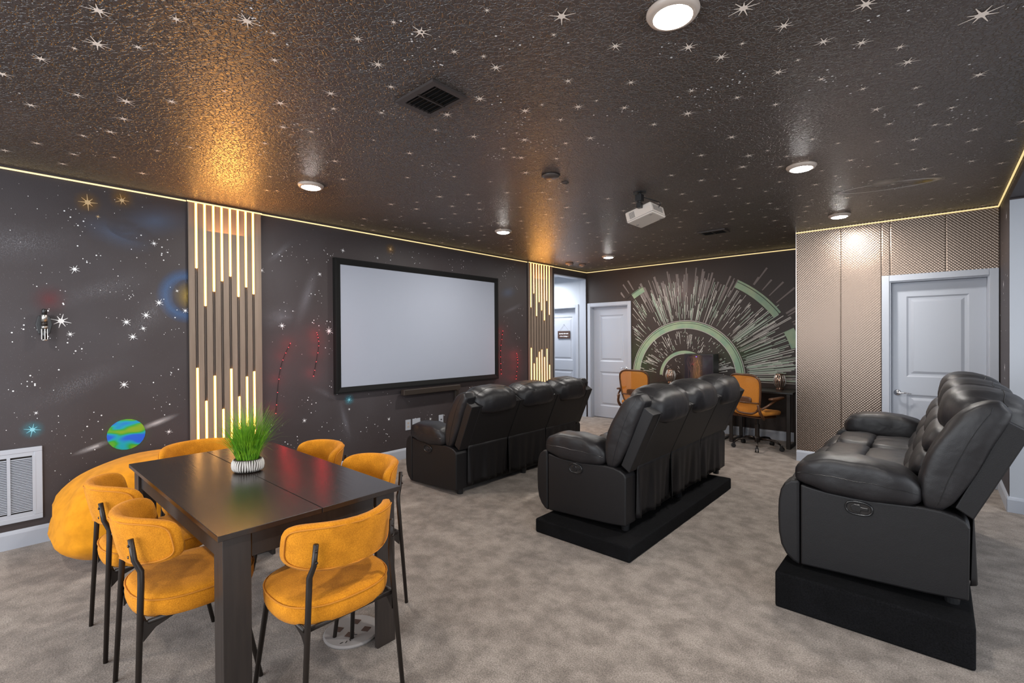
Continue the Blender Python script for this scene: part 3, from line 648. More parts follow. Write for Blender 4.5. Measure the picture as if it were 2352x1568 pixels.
# ================================================================ slat light panels
def slat_panel(y0, y1, ys, tops, bots, label):
    t = empty('slat_light_panel', (XW, (y0 + y1) / 2, 0)); tag(t, label, 'wall light'); ym = (y0 + y1) / 2; zt = HC - .03
    bx(.001, .012, y0 - ym, y1 - ym, .131, zt).build('backing_board', 'dark', t)
    g = .011; ed = [y0] + [v for y in ys for v in (y - g, y + g)] + [y1]
    for i in range(0, len(ed), 2): bx(.012, .036, ed[i] - ym, ed[i + 1] - ym, .131, zt).build('plank', 'plank', t, bevel=.0015, seg=1)
    for y, a, b in zip(ys, tops, bots):
        m = MB().bb(.012, .020, y - ym - g, y - ym + g, .131, zt).bb(.020, .033, y - ym - g * .55, y - ym - g * .2, b, a); m.build('channel', 'channel', t)
        for z0, z1 in ((.16, b), (a, zt - .002)):
            lt = bx(.0205, .040, y - ym - g * .52, y - ym + g * .52, z0, z1).build('led_tube', 'led', t)
            MB().bb(.0205, .0385, y - ym - g * .95, y - ym - g * .53, z0, z1).bb(.0205, .0385, y - ym + g * .53, y - ym + g * .95, z0, z1).build('led_halo', 'ledhalo', lt)  # glowing side strips put in for the orange halo beside each tube
    return t
slat_panel(1.232, 1.835, [1.289, 1.356, 1.425, 1.492, 1.561, 1.628, 1.696, 1.761], [2.13, 1.797, 1.931, 2.032, 2.082, 1.896, 1.991, 1.929], [1.241, 0.94, 1.163, 0.851, 1.22, 0.954, 1.138, 1.184], 'large brown slat wall panel with glowing light tubes left of the screen')
slat_panel(5.914, 6.545, [5.961, 6.035, 6.105, 6.172, 6.240, 6.310, 6.380, 6.450], [1.993, 2.223, 1.856, 2.089, 1.955, 1.79, 2.122, 1.889], [1.33, 1.072, 1.17, 1.261, 1.296, 1.17, 1.307, 1.032], 'far slat wall panel with glowing light tubes beside the hallway opening')
# red light strings added in place of backlit cutouts, to keep the red glow
def redstring(path, label):
    t = empty('added_red_string', (XW, path[0][0], path[0][1])); tag(t, label, 'light string')
    p = [(.004, a - path[0][0], b - path[0][1]) for a, b in path]; sp = smooth_path(p, 8)
    MB().tube(sp, .003, 5).build('wire', 'blackp', t)
    m = MB()
    for q in sp[::2]: m.box((.006, q[1], q[2]), (.003, .004, .004))
    tag(m.build('led_bulbs', 'red', t), kind='stuff')
    for q in sp[1::5]:
        l = bpy.data.lights.new('red_bulb_lamp', 'POINT'); l.energy = .28; l.color = (1, .03, .04); l.shadow_soft_size = .02
        o = bpy.data.objects.new('red_bulb_lamp', l); COL.objects.link(o); o.location = (XW + .10, path[0][0] + q[1], path[0][1] + q[2])
redstring([(1.97, .75), (2.02, 1.2), (2.12, 1.45)], 'added red light string on the dark wall just right of the large slat panel')
redstring([(2.36, 1.1), (2.42, 1.42), (2.40, 1.56)], 'added red light string on the dark wall close to the left edge of the screen')
redstring([(5.28, .95), (5.27, 1.3), (5.32, 1.60)], 'added red light string on the dark wall just right of the screen')
redstring([(5.62, .85), (5.66, 1.1), (5.64, 1.25)], 'added red light string on the dark wall beside the far slat panel')
# ================================================================ projection screen, sound bar, plates, vents
t = empty('projection_screen', (XW, 3.884, 1.637)); tag(t, 'large white projection screen in a wide black frame on the dark wall', 'projection screen')
sy, sz = 1.298, .752; b = .072
bx(.012, .034, -sy + b * .5, sy - b * .5, -sz + b * .5, sz - b * .5).build('screen_surface', 'screen', t)
fr = MB()
prof = [(.002, 0), (.050, .004), (.052, .02), (.036, b), (.002, b)]
for (ax, s) in (('z', 1), ('z', -1), ('y', 1), ('y', -1)):
    V = []
    for x, d in prof:
        if ax == 'z': V += [(x, -sy + d, s * (sz - d)), (x, sy - d, s * (sz - d))]
        else: V += [(x, s * (sy - d), -sz + d), (x, s * (sy - d), sz - d)]
    fr.add(V, [(2 * i, 2 * i + 1, 2 * i + 3, 2 * i + 2) for i in range(4)])
fr.build('screen_frame', 'velvet', t)
t = empty('sound_bar', (XW, 3.90, .83)); tag(t, 'slim dark sound bar mounted under the projection screen', 'sound bar')
bx(.035, .105, -.46, .46, -.035, .035).build('body', mat('dark_brown_plastic', (.035, .027, .022), .35), t, bevel=.008)
bx(.0, .04, -.03, .03, -.03, .03).build('wall_bracket', 'blackp', t)
bx(.10, .104, -.44, .44, .030, .033).build('grille_edge', 'silver', t)
t = empty('cable_box', (XW, 4.36, .765)); tag(t, 'small dark outlet box on the wall at the right end of the sound bar', 'outlet box')
bx(.0, .045, -.035, .035, -.105, .08).build('box_body', mat('dark_brown_plastic', (.035, .027, .022), .4), t, bevel=.005); bx(.045, .049, -.015, .015, .02, .045).build('latch', 'silver', t)
def plate(y, z, w, h, label, kind):
    t = empty('wall_plate', (XW, y, z)); tag(t, label, 'wall plate')
    bx(0, .006, -w / 2, w / 2, -h / 2, h / 2).build('cover', 'plate', t, bevel=.002)
    if kind == 1:
        m = MB()
        for dz in (-.022, .022): m.bb(.006, .008, -.014, .014, dz - .012, dz + .012)
        m.build('socket', 'trimw', t)
    if kind == 2: bx(.006, .012, -.006, .006, -.004, .004).build('jack', 'chrome', t); MB().lathe([(0, 0), (.009, 0), (.009, .005), (0, .005)], 12, (.006, 0, 0), Matrix.Rotation(PI / 2, 3, 'Y')).build('jack_ring', 'blackp', t)
plate(3.568, .412, .078, .130, 'white single wall plate left of the wide blank plate under the screen', 1)
plate(3.694, .412, .122, .130, 'wide blank white wall plate under the screen beside the front sofa arm', 0)
plate(4.098, .412, .076, .122, 'white wall plate with a small dark jack, nearest the front sofa back', 2)
# return air grille
t = empty('return_air_grille', (XW, -.13, .183)); tag(t, 'white louvred return air grille low on the left wall', 'air vent')
W0, W1, H = -.43, .43, .531
m = MB().bb(0, .012, W0, W1, 0, .035).bb(0, .012, W0, W1, H - .035, H).bb(0, .012, W0, W0 + .045, .035, H - .035).bb(0, .012, W1 - .045, W1, .035, H - .035)
m.build('frame', 'plate', t, bevel=.003)
m = MB().bb(.001, .010, W0 + .045, W1 - .045, .035, .062).bb(.001, .010, W0 + .045, W1 - .045, H - .062, H - .035)
cols = 6; cw = (W1 - W0 - .09) / cols
for c in range(cols + 1): m.bb(.0015, .0128, W0 + .045 + c * cw - .009, W0 + .045 + c * cw + .009, .062, H - .062)
m.build('face_plate', 'plate', t)
bx(-.001, .0012, W0 + .05, W1 - .05, .05, H - .05).build('duct_shadow_box', 'dark', t)  # dark sheet put in for the shade behind the louvres
proto = None; nl = 32
for c in range(cols):
    for k in range(nl):
        y = W0 + .045 + (c + .5) * cw; z = .072 + (H - .144) * (k + .5) / nl
        if proto is None:
            proto = MB().prism([(.003, .0), (.012, -.0050), (.012, -.0032), (.003, .0018)], -cw / 2 + .010, cw / 2 - .010).build('louvre', 'plate', t); o = proto
        else: o = proto.copy(); COL.objects.link(o)
        o.location = (0, y, z)
# ceiling registers
def register(x, y, w, d, label):
    t = empty('ceiling_register', (x, y, HC)); tag(t, label, 'air vent')
    m = MB().bb(-w / 2, w / 2, -d / 2, -d / 2 + .035, -.014, -.001).bb(-w / 2, w / 2, d / 2 - .02, d / 2, -.014, -.001).bb(-w / 2, -w / 2 + .035, -d / 2 + .035, d / 2 - .02, -.014, -.001).bb(w / 2 - .03, w / 2, -d / 2 + .035, d / 2 - .02, -.014, -.001)
    m.build('frame', mat('painted_register', (.045, .036, .034), .45), t)
    bx(-w / 2 + .02, w / 2 - .02, -d / 2 + .02, d / 2 - .02, -.0035, -.0010).build('duct_shade_sheet', mat('black_duct_shade', (.002, .002, .002), 1), t)  # flat black sheet put in for the shade inside the duct
    n = 6
    for k in range(n):
        yy = -d / 2 + .035 + (d - .055) * (k + .5) / n
        MB().prism([(yy - .002, -.016), (yy + .006, -.004), (yy + .0075, -.004), (yy + .0, -.0165)], -w / 2 + .03, w / 2 - .03, 0).build('vane', mat('vane_dark', (.02, .016, .015), .5) if k == 0 and 'vd' not in M_ else M_.get('vd', M_['blackp']), t)
    bx(-.006, .006, -d / 2 + .03, d / 2 - .02, -.018, -.003).build('centre_bar', 'bmetal', t)
register(-1.965, 1.575, .31, .222, 'dark painted ceiling vent nearest the camera, with slanted vanes')
register(-1.979, 5.82, .31, .20, 'small dark ceiling vent far back beyond the projector')
# downlights
for i, (x, y) in enumerate(DOWN[:6]):
    lab = ['largest round ceiling downlight, at the top edge above the middle', 'round ceiling downlight nearest the large slat panel', 'round ceiling downlight above the right part of the projection screen', 'farthest round ceiling downlight, near the mural', 'round ceiling downlight right of the projector', 'round ceiling downlight close to the embossed metal wall'][i]
    if i == 0:
        t = empty('downlight', (x, y, HC))
        MB().lathe([(.070, -.002), (.098, -.002), (.099, -.008), (.090, -.022), (.074, -.027), (.070, -.024), (.070, -.002)], 40).build('trim_ring', 'trimw', t, smooth=True)
        MB().lathe([(0, -.036), (.040, -.0345), (.062, -.030), (.0695, -.022), (.0695, -.012), (0, -.012)], 32).build('lens', 'bulb', t, smooth=True); dl = t
    else: t = copy_tree(dl); t.location = (x, y, HC)
    tag(t, lab, 'ceiling light', 'round downlights')
# ceiling discs
dkc = mat('ceiling_brown_plastic', (.07, .056, .05), .4)
t = empty('ceiling_speaker', (-2.216, 2.937, HC)); tag(t, 'small round dark ceiling disc left of the projector', 'ceiling disc')
MB().lathe([(.06, -.001), (.066, -.004), (.064, -.012), (.045, -.022), (0, -.026)], 32).build('dome', dkc, t, smooth=True); MB().lathe([(.0661, -.001), (.072, -.001), (.071, -.005), (.0645, -.006)], 32).build('rim', 'bmetal', t, smooth=True)
t = empty('sprinkler_cap', (-2.236, 3.155, HC)); tag(t, 'tiny round sprinkler cap on the ceiling beside the dark disc', 'sprinkler')
MB().lathe([(.03, -.001), (.03, -.004), (.018, -.008), (.014, -.014), (0, -.015)], 20).build('cap', dkc, t, smooth=True)
for (x, y, r, lb) in ((-4.572, 6.56, .068, 'round smoke detector on the ceiling, the one nearer the camera'), (-4.50, 6.84, .058, 'round smoke detector on the ceiling, the one nearer the mural')):
    t = empty('smoke_detector', (x, y, HC)); tag(t, lb, 'smoke detector', 'smoke detectors by the hallway')
    MB().lathe([(r, -.001), (r, -.016), (r * .86, -.030), (r * .5, -.036), (0, -.037)], 28).build('body', mat('brown_detector', (.16, .125, .11), .5), t, smooth=True)
    MB().lathe([(0, 0), (r * .3, 0), (r * .3, -.006), (0, -.007)], 16, (0, 0, -.036)).build('sensor', 'trimw', t, smooth=True)
# projector
t = empty('projector', (-1.918, 3.81, HC)); tag(t, 'white projector hanging from a black ceiling mount', 'projector')
MB().lathe([(0, -.001), (.062, -.001), (.062, -.007), (0, -.007)], 6).build('ceiling_plate', 'blackp', t)
m = MB().tube([(0, 0, -.007), (0, 0, -.10)], .016, 10).bb(-.028, .028, -.028, .028, -.075, -.02).bb(-.02, .02, -.022, .022, -.135, -.09)
m.build('mount_arm', 'blackp', t, bevel=.003)
m = MB()
for a in range(4):
    c, s = math.cos(a * PI / 2 + .6), math.sin(a * PI / 2 + .6); m.tube([(0, .03, -.11), (c * .04, .08 + s * .05, -.115), (c * .06 - .0, .14 + s * .09, -.125)], .006, 6)
m.build('mount_bracket', 'blackp', t)
pb = MB().bb(-.125, .125, -.132, .132, -.05, .05).build('projector_body', 'proj', t, bevel=.012, seg=3)
pb.location = (-.02, .15, -.165); pb.rotation_euler = (0, math.radians(-14), 0)
bx(-.127, .127, -.134, .134, -.040, -.036).build('seam', 'projt', pb, bevel=.001, seg=1)
m = MB()
for k in range(7): m.bb(-.088 + k * .0075, -.084 + k * .0075, -.1345, -.131, -.026, .030)
m.build('vent_slots', 'projt', pb)
m = MB()
for k in range(9): m.bb(.124, .1265, -.10 + k * .021, -.086 + k * .021, -.02, .028)
m.build('rear_ports', 'projt', pb)
MB().lathe([(0, 0), (.034, 0), (.034, .012), (.026, .012), (.024, .004), (0, .002)], 24, (-.124, .05, 0), Matrix.Rotation(-PI / 2, 3, 'Y')).build('lens', 'glassd', pb, smooth=True)
MB().tube(smooth_path([(.12, .02, .02), (.15, .01, .05), (.11, -.01, .09), (.04, -.1, .14)], 5), .004, 6).build('power_cord', 'blackp', pb)
m = MB()
for a, b_ in ((.09, -.1), (.09, .1), (-.09, 0)): m.lathe([(.010, 0), (.012, -.004), (0, -.006)], 12, (a, b_, -.05))
m.build('foot', 'projt', pb)

# ================================================================ recliner sofas
LS = 2.08; GP = (0.02, .70, 1.34, LS - .02)
NZ = random.Random(3)
def wob(x, y, z, a, s, ph=0.0): return a * (math.sin(s * x + 1.3 * ph + 2.1 * math.sin(s * .7 * y)) * math.cos(s * .9 * z + ph) + .6 * math.sin(s * 1.7 * y + s * 1.1 * z + 2 * ph))
def sofa():
    t = empty('recliner_sofa', (0, 0, 0)); lm = 'leather'
    base = MB().bb(-.62, -.03, .10, LS - .10, .05, .30); base.build('seat_base', 'leatherf', t, bevel=.01)
    for side in (0, 1):
        def Y(y): return y if side == 0 else LS - y
        # side panel
        poly = [(-.682, .022), (-.55, .028), (-.35, .036), (-.15, .046), (-.004, .060), (0, .40), (-.012, .425), (-.05, .446), (-.10, .458), (-.17, .462), (-.30, .452), (-.44, .446), (-.56, .452), (-.682, .470)]
        p = MB().prism(poly, Y(.0), Y(.15), 1).build('side_panel', 'leatherf', t, bevel=.010, seg=3)
        # front roll of the arm
        pts = [(-.686, .016), (-.72, .03), (-.755, .062), (-.780, .11), (-.792, .18), (-.795, .28), (-.792, .36), (-.782, .42), (-.762, .462), (-.730, .486), (-.686, .492)]
        MB().prism(pts, Y(-.002), Y(.155), 1).build('arm_front', 'leatherf', t, bevel=.014, seg=3)
        # padded arm rest
        top = [(-.72, .575), (-.67, .622), (-.58, .645), (-.46, .652), (-.33, .643), (-.23, .620), (-.16, .575)]
        bot = [(-.72, .478), (-.56, .452), (-.44, .440), (-.30, .442), (-.16, .456)]
        def arm(u, v, w_):
            x = -.44 + .275 * u; zt = interp(top, x); zb = interp(bot, x) - .004
            z = zb + (zt - zb) * (w_ * .5 + .5); y = .085 + v * .118
            e = wob(x * 2.2, y, z, .0035, 17, side)
            return (x, Y(y) + (e if side == 0 else -e), z + e * .8)
        MB().soft(arm, 4.6, 14, (2, .9, .8)).build('arm_rest', lm, t, smooth=True)
        # piping seam along the pad
        sm = MB().tube([arm(q, -(1 - abs(q) ** 4.6) ** (1 / 4.6) - .012, .0) for q in [-.93 + 1.86 * k / 24 for k in range(25)]], .0018, 5)
        sm.build('arm_seam', 'blackp', t)
        # recliner handle
        hd = empty('recliner_handle', (-.418, Y(0), .398)); hd.parent = t; s_ = -1 if side == 0 else 1
        o = [(.056 * math.copysign(abs(math.cos(a)) ** .75, math.cos(a)), s_ * .004, .033 * math.copysign(abs(math.sin(a)) ** .8, math.sin(a))) for a in [2 * PI * k / 28 for k in range(28)]]
        MB().tube(o, .0055, 6, closed=True)  .build('handle_ring', 'hring', hd, smooth=True)
        MB().prism([(q[0] * .93, q[2] * .93) for q in o], s_ * .0005, s_ * .0025, 1).build('handle_cup', 'dark', hd)
        lv = MB().prism([(-.028, -.018), (.006, -.021), (.010, -.008), (.040, -.008), (.040, .010), (.010, .010), (.006, .021), (-.020, .021), (-.036, .006)], s_ * .0026, s_ * .009, 1)
        lv.build('lever', 'hring', hd, bevel=.003)
        # tall side wing of the back
        front = [(.45, -.172), (.52, -.186), (.60, -.186), (.70, -.152), (.80, -.112), (.87, -.075), (.93, -.036), (.965, .0), (.99, .05)]
        rear = [(.45, -.085), (.50, -.045), (.60, .002), (.70, .045), (.80, .085), (.90, .128), (.94, .145), (.99, .12)]
        def wing(u, v, w_):
            z = .715 + .275 * w_; a = interp(front, z); b = interp(rear, z); x = a + (b - a) * (u * .5 + .5)
            y = .082 + .084 * v; e = wob(x, y * 2, z, .0045, 19, side + .4)
            return (x + e, Y(y + e * .5), z)
        MB().soft(wing, 5.0, 14, (.9, .9, 1.7)).build('back_wing', lm, t, smooth=True)
        sq = lambda u, w_, k: -max(0, 1 - abs(u) ** k - abs(w_) ** k) ** (1 / k)
        sw = MB().tube([wing(.12, sq(.12, q, 5.0) - .012, q) for q in [-.90 + 1.8 * k / 20 for k in range(21)]], .0016, 5)
        sw.build('wing_seam', 'blackp', t)
    # three backs
    for i in range(3):
        y0, y1 = GP[i] + .004, GP[i + 1] - .004
        f0, f1 = ((-.052, .478), (.122, .905)); r0, r1 = ((.012, .435), (.196, .858))
        sh = MB().prism([f0, r0, r1, f1], y0, y1, 1); sh.build('back_shell', 'leatherf', t, bevel=.006)
        if i != 1:
            ys = y0 + .115 if i == 0 else y1 - .115
            d = Vector((r1[0] - r0[0], 0, r1[1] - r0[1])).normalized()
            MB().tube([(r0[0] + .0015, ys, r0[1] + .01), (r1[0] + .0015, ys, r1[1] - .003)], .003, 5).build('shell_seam', 'blackp', t)
        a0 = .168 if i == 0 else y0 + .004; a1 = LS - .168 if i == 2 else y1 - .004
        if i == 0: a1 = y1 - .004
        ym, hw = (a0 + a1) / 2, (a1 - a0) / 2
        # head roll, folding over the top of the shell
        h0 = a0 - (.055 if i == 0 else 0); h1 = a1 + (.055 if i == 2 else 0); hm, hh = (h0 + h1) / 2, (h1 - h0) / 2
        def head(u, v, w_):
            x = .075 + .155 * u; z = .90 + .125 * w_ - .03 * u * (1 if u > 0 else .6)
            if u < 0: x -= .05 * (1 - w_) * .5
            sag = .018 * abs(v) ** 2.5
            e = wob(x, v * hh * 1.6, z, .0045 * (0.4 + abs(v)), 21, i)
            return (x + e, hm + hh * 1.0 * v, z - sag + e)
        MB().soft(head, 2.9, 14, (1, 1.7, 1)).build('head_cushion', lm, t, smooth=True)
        MB().tube([head(.35, q, (1 - .35 ** 2.9 - abs(q) ** 2.9) ** (1 / 2.9) + .006) for q in [-.88 + 1.76 * k / 18 for k in range(19)]], .0017, 5).build('head_seam', 'blackp', t)
        # tufted back rows
        for k, (z, hgt) in enumerate(((.50, .085), (.63, .085), (.76, .085))):
            cx = -.20 + (z - .46) * .42
            def row(u, v, w_, z=z, hgt=hgt, cx=cx):
                e = .008 * math.cos(v * PI * 2.5) * (1 if u < 0 else 0)
                return (cx + .085 * u + w_ * hgt * .36 - .006 * (1 - w_ * w_), ym + hw * v, z + hgt * .88 * w_ + e * .3)
            MB().soft(row, 3.8, 9, (1, 2.2, .9)).build('back_row', lm, t, smooth=True)
        # seat: rear and front pad, leg rest
        s0, s1 = max(GP[i] + .004, .20), min(GP[i + 1] - .004, LS - .20); ym2, hw2 = (s0 + s1) / 2, (s1 - s0) / 2
        for (cx, dx, zt) in ((-.33, .175, .49), (-.585, .125, .50)):
            def seat(u, v, w_, cx=cx, dx=dx, zt=zt):
                z = .38 + (zt - .38) * w_ + (.012 * (1 - v * v) if w_ > 0 else 0) + wob(u, v * 2, w_, .004, 5, i)
                return (cx + dx * u, ym2 + hw2 * v, z)
            MB().soft(seat, 5.2, 10, (1, 1.6, .7)).build('seat_cushion', lm, t, smooth=True)
        def leg(u, v, w_):
            z = .285 + .19 * w_; x = -.735 + .075 * u - (.02 * (1 - w_ * w_)) + .03 * w_
            return (x + wob(v, w_, u, .004, 6, i), ym2 + hw2 * v, z)
        MB().soft(leg, 3.6, 10, (.8, 1.5, 1)).build('leg_rest', lm, t, smooth=True)
        # rear skirt hanging from the shell
        k0, k1 = (.135 if i == 0 else y0 + .004), (LS - .135 if i == 2 else y1 - .004); nu, nv = 30, 10; V = []; F = []
        for side_ in (0, 1):
            for a in range(nu + 1):
                for b_ in range(nv + 1):
                    s = a / nu; q = b_ / nv; y = k0 + (k1 - k0) * s; z = .47 - q * .385
                    x = .018 - .010 * q + .016 * q * math.sin(s * 14 + i * 2 + 1.5 * math.sin(s * 5)) + .010 * q * math.sin(s * 31 + i)
                    if b_ == 0: x = .026
                    V.append((x - side_ * .004, y, z))
        N = (nu + 1) * (nv + 1)
        for a in range(nu):
            for b_ in range(nv):
                c = a * (nv + 1) + b_; F.append((c, c + nv + 1, c + nv + 2, c + 1)); F.append((N + c, N + c + 1, N + c + nv + 2, N + c + nv + 1))
        ring = [a * (nv + 1) for a in range(nu + 1)] + [nu * (nv + 1) + b_ for b_ in range(1, nv + 1)] + [a * (nv + 1) + nv for a in range(nu - 1, -1, -1)] + [b_ for b_ in range(nv - 1, 0, -1)]
        for a in range(len(ring)): c, d = ring[a], ring[(a + 1) % len(ring)]; F.append((c, d, N + d, N + c))
        MB().add(V, F).build('rear_skirt', 'leatherf', t, smooth=True)
    for x, y in ((-.60, .10), (-.06, .10), (-.60, LS - .10), (-.06, LS - .10), (-.6, LS / 2), (-.06, LS / 2)):
        MB().lathe([(0, 0), (.028, 0), (.032, .06), (0, .06)], 14, (x, y, 0)).build('foot', 'blackp', t)
    return t
s1 = sofa()
s2 = copy_tree(s1); s3 = copy_tree(s1)
for s, loc, lb in ((s1, (-3.36, 2.962, 0.0), 'black leather three-seat recliner sofa standing directly on the carpet nearest the screen'),
                   (s2, (-1.618, 2.99, .105), 'middle black leather three-seat recliner sofa on the low black platform'),
                   (s3, (.113, 3.035, .195), 'black leather three-seat recliner sofa on the tall black platform at the right')):
    s.location = loc; tag(s, lb, 'sofa', 'black recliner sofas')
def platform(x0, x1, y0, y1, h, label):
    t = empty('sofa_platform', ((x0 + x1) / 2, (y0 + y1) / 2, 0)); tag(t, label, 'platform', 'black carpeted platforms')
    X, Y = (x1 - x0) / 2, (y1 - y0) / 2
    bx(-X, X, -Y, Y, 0, h).build('platform_box', 'bcarpet', t, bevel=.012, seg=3)
platform(-2.305, -1.508, 2.833, 4.90, .105, 'low black carpeted platform under the middle sofa')
platform(-.670, .127, 2.912, 4.98, .195, 'tall black carpeted platform under the right-hand sofa')

# ================================================================ dining table
TX0, TX1, TY0, TY1, TZ = -3.555, -1.98, .578, 1.38, .76
t = empty('dining_table', ((TX0 + TX1) / 2, (TY0 + TY1) / 2, 0)); tag(t, 'dark espresso rectangular extending dining table among the orange chairs', 'dining table')
hx, hy = (TX1 - TX0) / 2, (TY1 - TY0) / 2
for s in (-1, 1): bx(-hx, hx, s * .0012, s * hy, TZ - .022, TZ).build('tabletop_leaf', wood_mat('espresso_top_grain', (0.017, 0.0115, 0.0095), (0.026, 0.018, 0.0145), 0, 5.0, 0.24, 0.16, .7) if s < 0 else bpy.data.materials['espresso_top_grain'], t, bevel=.0015, seg=1)
ap = .035
for s in (-1, 1):
    bx(-hx + .13, hx - .13, s * (hy - ap - .018), s * (hy - ap), .635, TZ - .022).build('apron', 'tabled', t)
    bx(s * (hx - ap - .018), s * (hx - ap), -hy + .13, hy - .13, .635, TZ - .022).build('apron', 'tabled', t)
for sx in (-1, 1):
    for sy_ in (-1, 1):
        a, b_ = sx * (hx - .022), sy_ * (hy - .022); lw, lt = .10, .024
        m = MB().bb(a, a - sx * lt, b_, b_ - sy_ * lw, 0, TZ - .0225).bb(a - sx * (lt + .0), a - sx * lw, b_, b_ - sy_ * lt, 0, TZ - .0225)
        m.build('leg', 'tabled', t, bevel=.0012, seg=1)

# ================================================================ dining chairs (local +Y is forward)
def dining_chair():
    t = empty('dining_chair')
    se = lambda a, rx, ry: (rx * math.copysign(abs(math.cos(a)) ** .78, math.cos(a)), .005 + ry * math.copysign(abs(math.sin(a)) ** .78, math.sin(a)))
    V = [(0, .005, .396)]; F = []; na = 40
    prf = [(.90, .396), (.965, .404), (.992, .422), (1.0, .445), (.992, .466), (.965, .480), (.90, .488), (.70, .4925), (.40, .494)]
    for q, z in prf: V += [(*se(2 * PI * k / na, .234 * q, .230 * q), z) for k in range(na)]
    V.append((0, .005, .4945))
    for k in range(na):
        k2 = (k + 1) % na; F.append((0, 1 + k2, 1 + k))
        for j in range(len(prf) - 1): F.append((1 + j * na + k, 1 + j * na + k2, 1 + (j + 1) * na + k2, 1 + (j + 1) * na + k))
        F.append((len(V) - 1, 1 + (len(prf) - 1) * na + k, 1 + (len(prf) - 1) * na + k2))
    MB().add(V, F).build('seat', 'fabric', t, smooth=True)
    ring = lambda s, z, q=.0: [(s * .236 * math.copysign(abs(math.cos(a)) ** .78, math.cos(a)), .005 + s * .232 * math.copysign(abs(math.sin(a)) ** .78, math.sin(a)), z) for a in [2 * PI * k / 40 for k in range(40)]]
    MB().tube(ring(.987, .473), .0032, 6, closed=True).build('seat_piping', 'pipe', t, smooth=True)
    # curved back pad
    A1 = 1.12
    def arc(u, off):
        a = u * A1; R_ = .235 + off
        return (R_ * math.sin(a) * 1.06, -.240 + .235 - R_ * math.cos(a) * 1.0 + .05 * (1 - math.cos(a)))
    def pad(u, v, w_):
        x, y = arc(u, .024 * v)
        zz = .696 + .099 * w_ * (1 - .08 * u * u) + .010 * u * u
        return (x, y - .02 * w_, zz)
    MB().soft(pad, 4.2, 12, (2.2, .5, 1.1)).build('backrest', 'fabric', t, smooth=True)
    br = t.children[-1]
    pp = []
    for k in range(56):
        a = 2 * PI * k / 56; u = .90 * math.copysign(abs(math.cos(a)) ** .45, math.cos(a)); w_ = .86 * math.copysign(abs(math.sin(a)) ** .45, math.sin(a))
        x, y = arc(u, .0225); pp.append((x, y - .02 * w_, .696 + .099 * w_ * (1 - .08 * u * u) + .010 * u * u))
    MB().tube(pp, .0028, 6, closed=True).build('piping', 'pipe', br, smooth=True)
    for s in (-1, 1):
        # rear legs carry the back
        m = MB().tube([(s * .215, -.232, .0), (s * .178, -.208, .555), (s * .176, -.208, .60), (s * .167, -.226, .645), (s * .163, -.236, .728)], [.0095, .0115, .0115, .0105, .010], 8)
        lg = m.build('leg', 'bmetal', t, smooth=True)
        m = MB()
        for z in (.662, .705): m.lathe([(0, 0), (.006, 0), (.005, .003), (0, .004)], 10, (s * .165, -.2430, z), Matrix.Rotation(PI / 2, 3, 'X'))
        m.build('screw', 'screw', lg, smooth=True)
        MB().tube([(s * .225, .205, 0), (s * .20, .13, .39), (s * .185, .10, .408)], [.0095, .0115, .0115], 8).build('leg', 'bmetal', t, smooth=True)
        MB().prism([(-.205, .38), (-.205, .33), (-.165, .372), (-.10, .396), (-.10, .405), (-.205, .405)], s * .186 - .004, s * .186 + .004, 0).build('brace', 'bmetal', t)
    m = MB().tube([(-.188, -.20, .402), (.188, -.20, .402)], .009, 8).tube([(-.188, -.19, .402), (-.185, .11, .402)], .009, 8).tube([(.188, -.19, .402), (.185, .11, .402)], .009, 8).tube([(-.185, .11, .402), (.185, .11, .402)], .009, 8)
    m.build('seat_frame', 'bmetal', t, smooth=True)
    return t
ch = dining_chair()
spots = [(-3.08, .605, 0, 'orange dining chair on the left side of the table, next to the bean bag'),
         (-2.46, .612, 0, 'orange dining chair on the left side of the table, nearest the near table leg'),
         (-1.95, .985, PI / 2, 'orange dining chair at the near end of the table, seen from behind'),
         (-3.60, .985, -PI / 2, 'orange dining chair at the far end of the table, in front of the slat panel'),
         (-3.06, 1.36, PI, 'orange dining chair on the far side of the table, farther from the camera'),
         (-2.45, 1.36, PI, 'orange dining chair on the far side of the table, at its right corner')]
for i, (x, y, rz, lb) in enumerate(spots):
    o = ch if i == 0 else copy_tree(ch)
    o.location = (x, y, 0); o.rotation_euler = (0, 0, rz); tag(o, lb, 'chair', 'orange dining chairs round the table')

# ================================================================ potted grass
t = empty('potted_grass', (-2.853, .985, TZ)); tag(t, 'artificial green grass in a low striped oval bowl on the dining table', 'plant'); t.rotation_euler = (0, 0, math.radians(48))
n = 44; prof = [(.070, .0), (.084, .012), (.090, .035), (.089, .055), (.082, .070), (.076, .070), (.078, .055), (.0, .055)]
EL = 1.0; V = []; F = []
for k in range(n):
    a = 2 * PI * k / n
    for r, z in prof: V.append((r * math.cos(a) * .86, r * math.sin(a) * .72, z))
mP = len(prof)
for k in range(n):
    for j in range(mP - 1): F.append((k * mP + j, ((k + 1) % n) * mP + j, ((k + 1) % n) * mP + j + 1, k * mP + j + 1))
F.append(tuple(k * mP for k in range(n - 1, -1, -1)))
bowl = MB().add(V, F).build('bowl', 'potd', t, smooth=True)
m = MB(); RG = random.Random(5)
for k in range(40):
    a = 2 * PI * k / 40; w0 = .062; P_ = []
    for j, (r, z) in enumerate([(.082, .006), (.0895, .018), (.0925, .035), (.0915, .052), (.0845, .067)]):
        P_.append((r * math.cos(a + .03 * math.sin(j + k)) * .86, r * math.sin(a + .03 * math.sin(j + k)) * .72, z))
    m.tube(P_, [.0028, .0045, .0050, .0045, .0028], 5)
tag(m.build('ridges', 'pot', bowl, smooth=True), kind='stuff')
MB().lathe([(0, 0), (.050, 0), (.048, .006), (0, .009)], 24, (0, 0, .0555)).build('soil', 'soil', t, smooth=True)
m = MB()
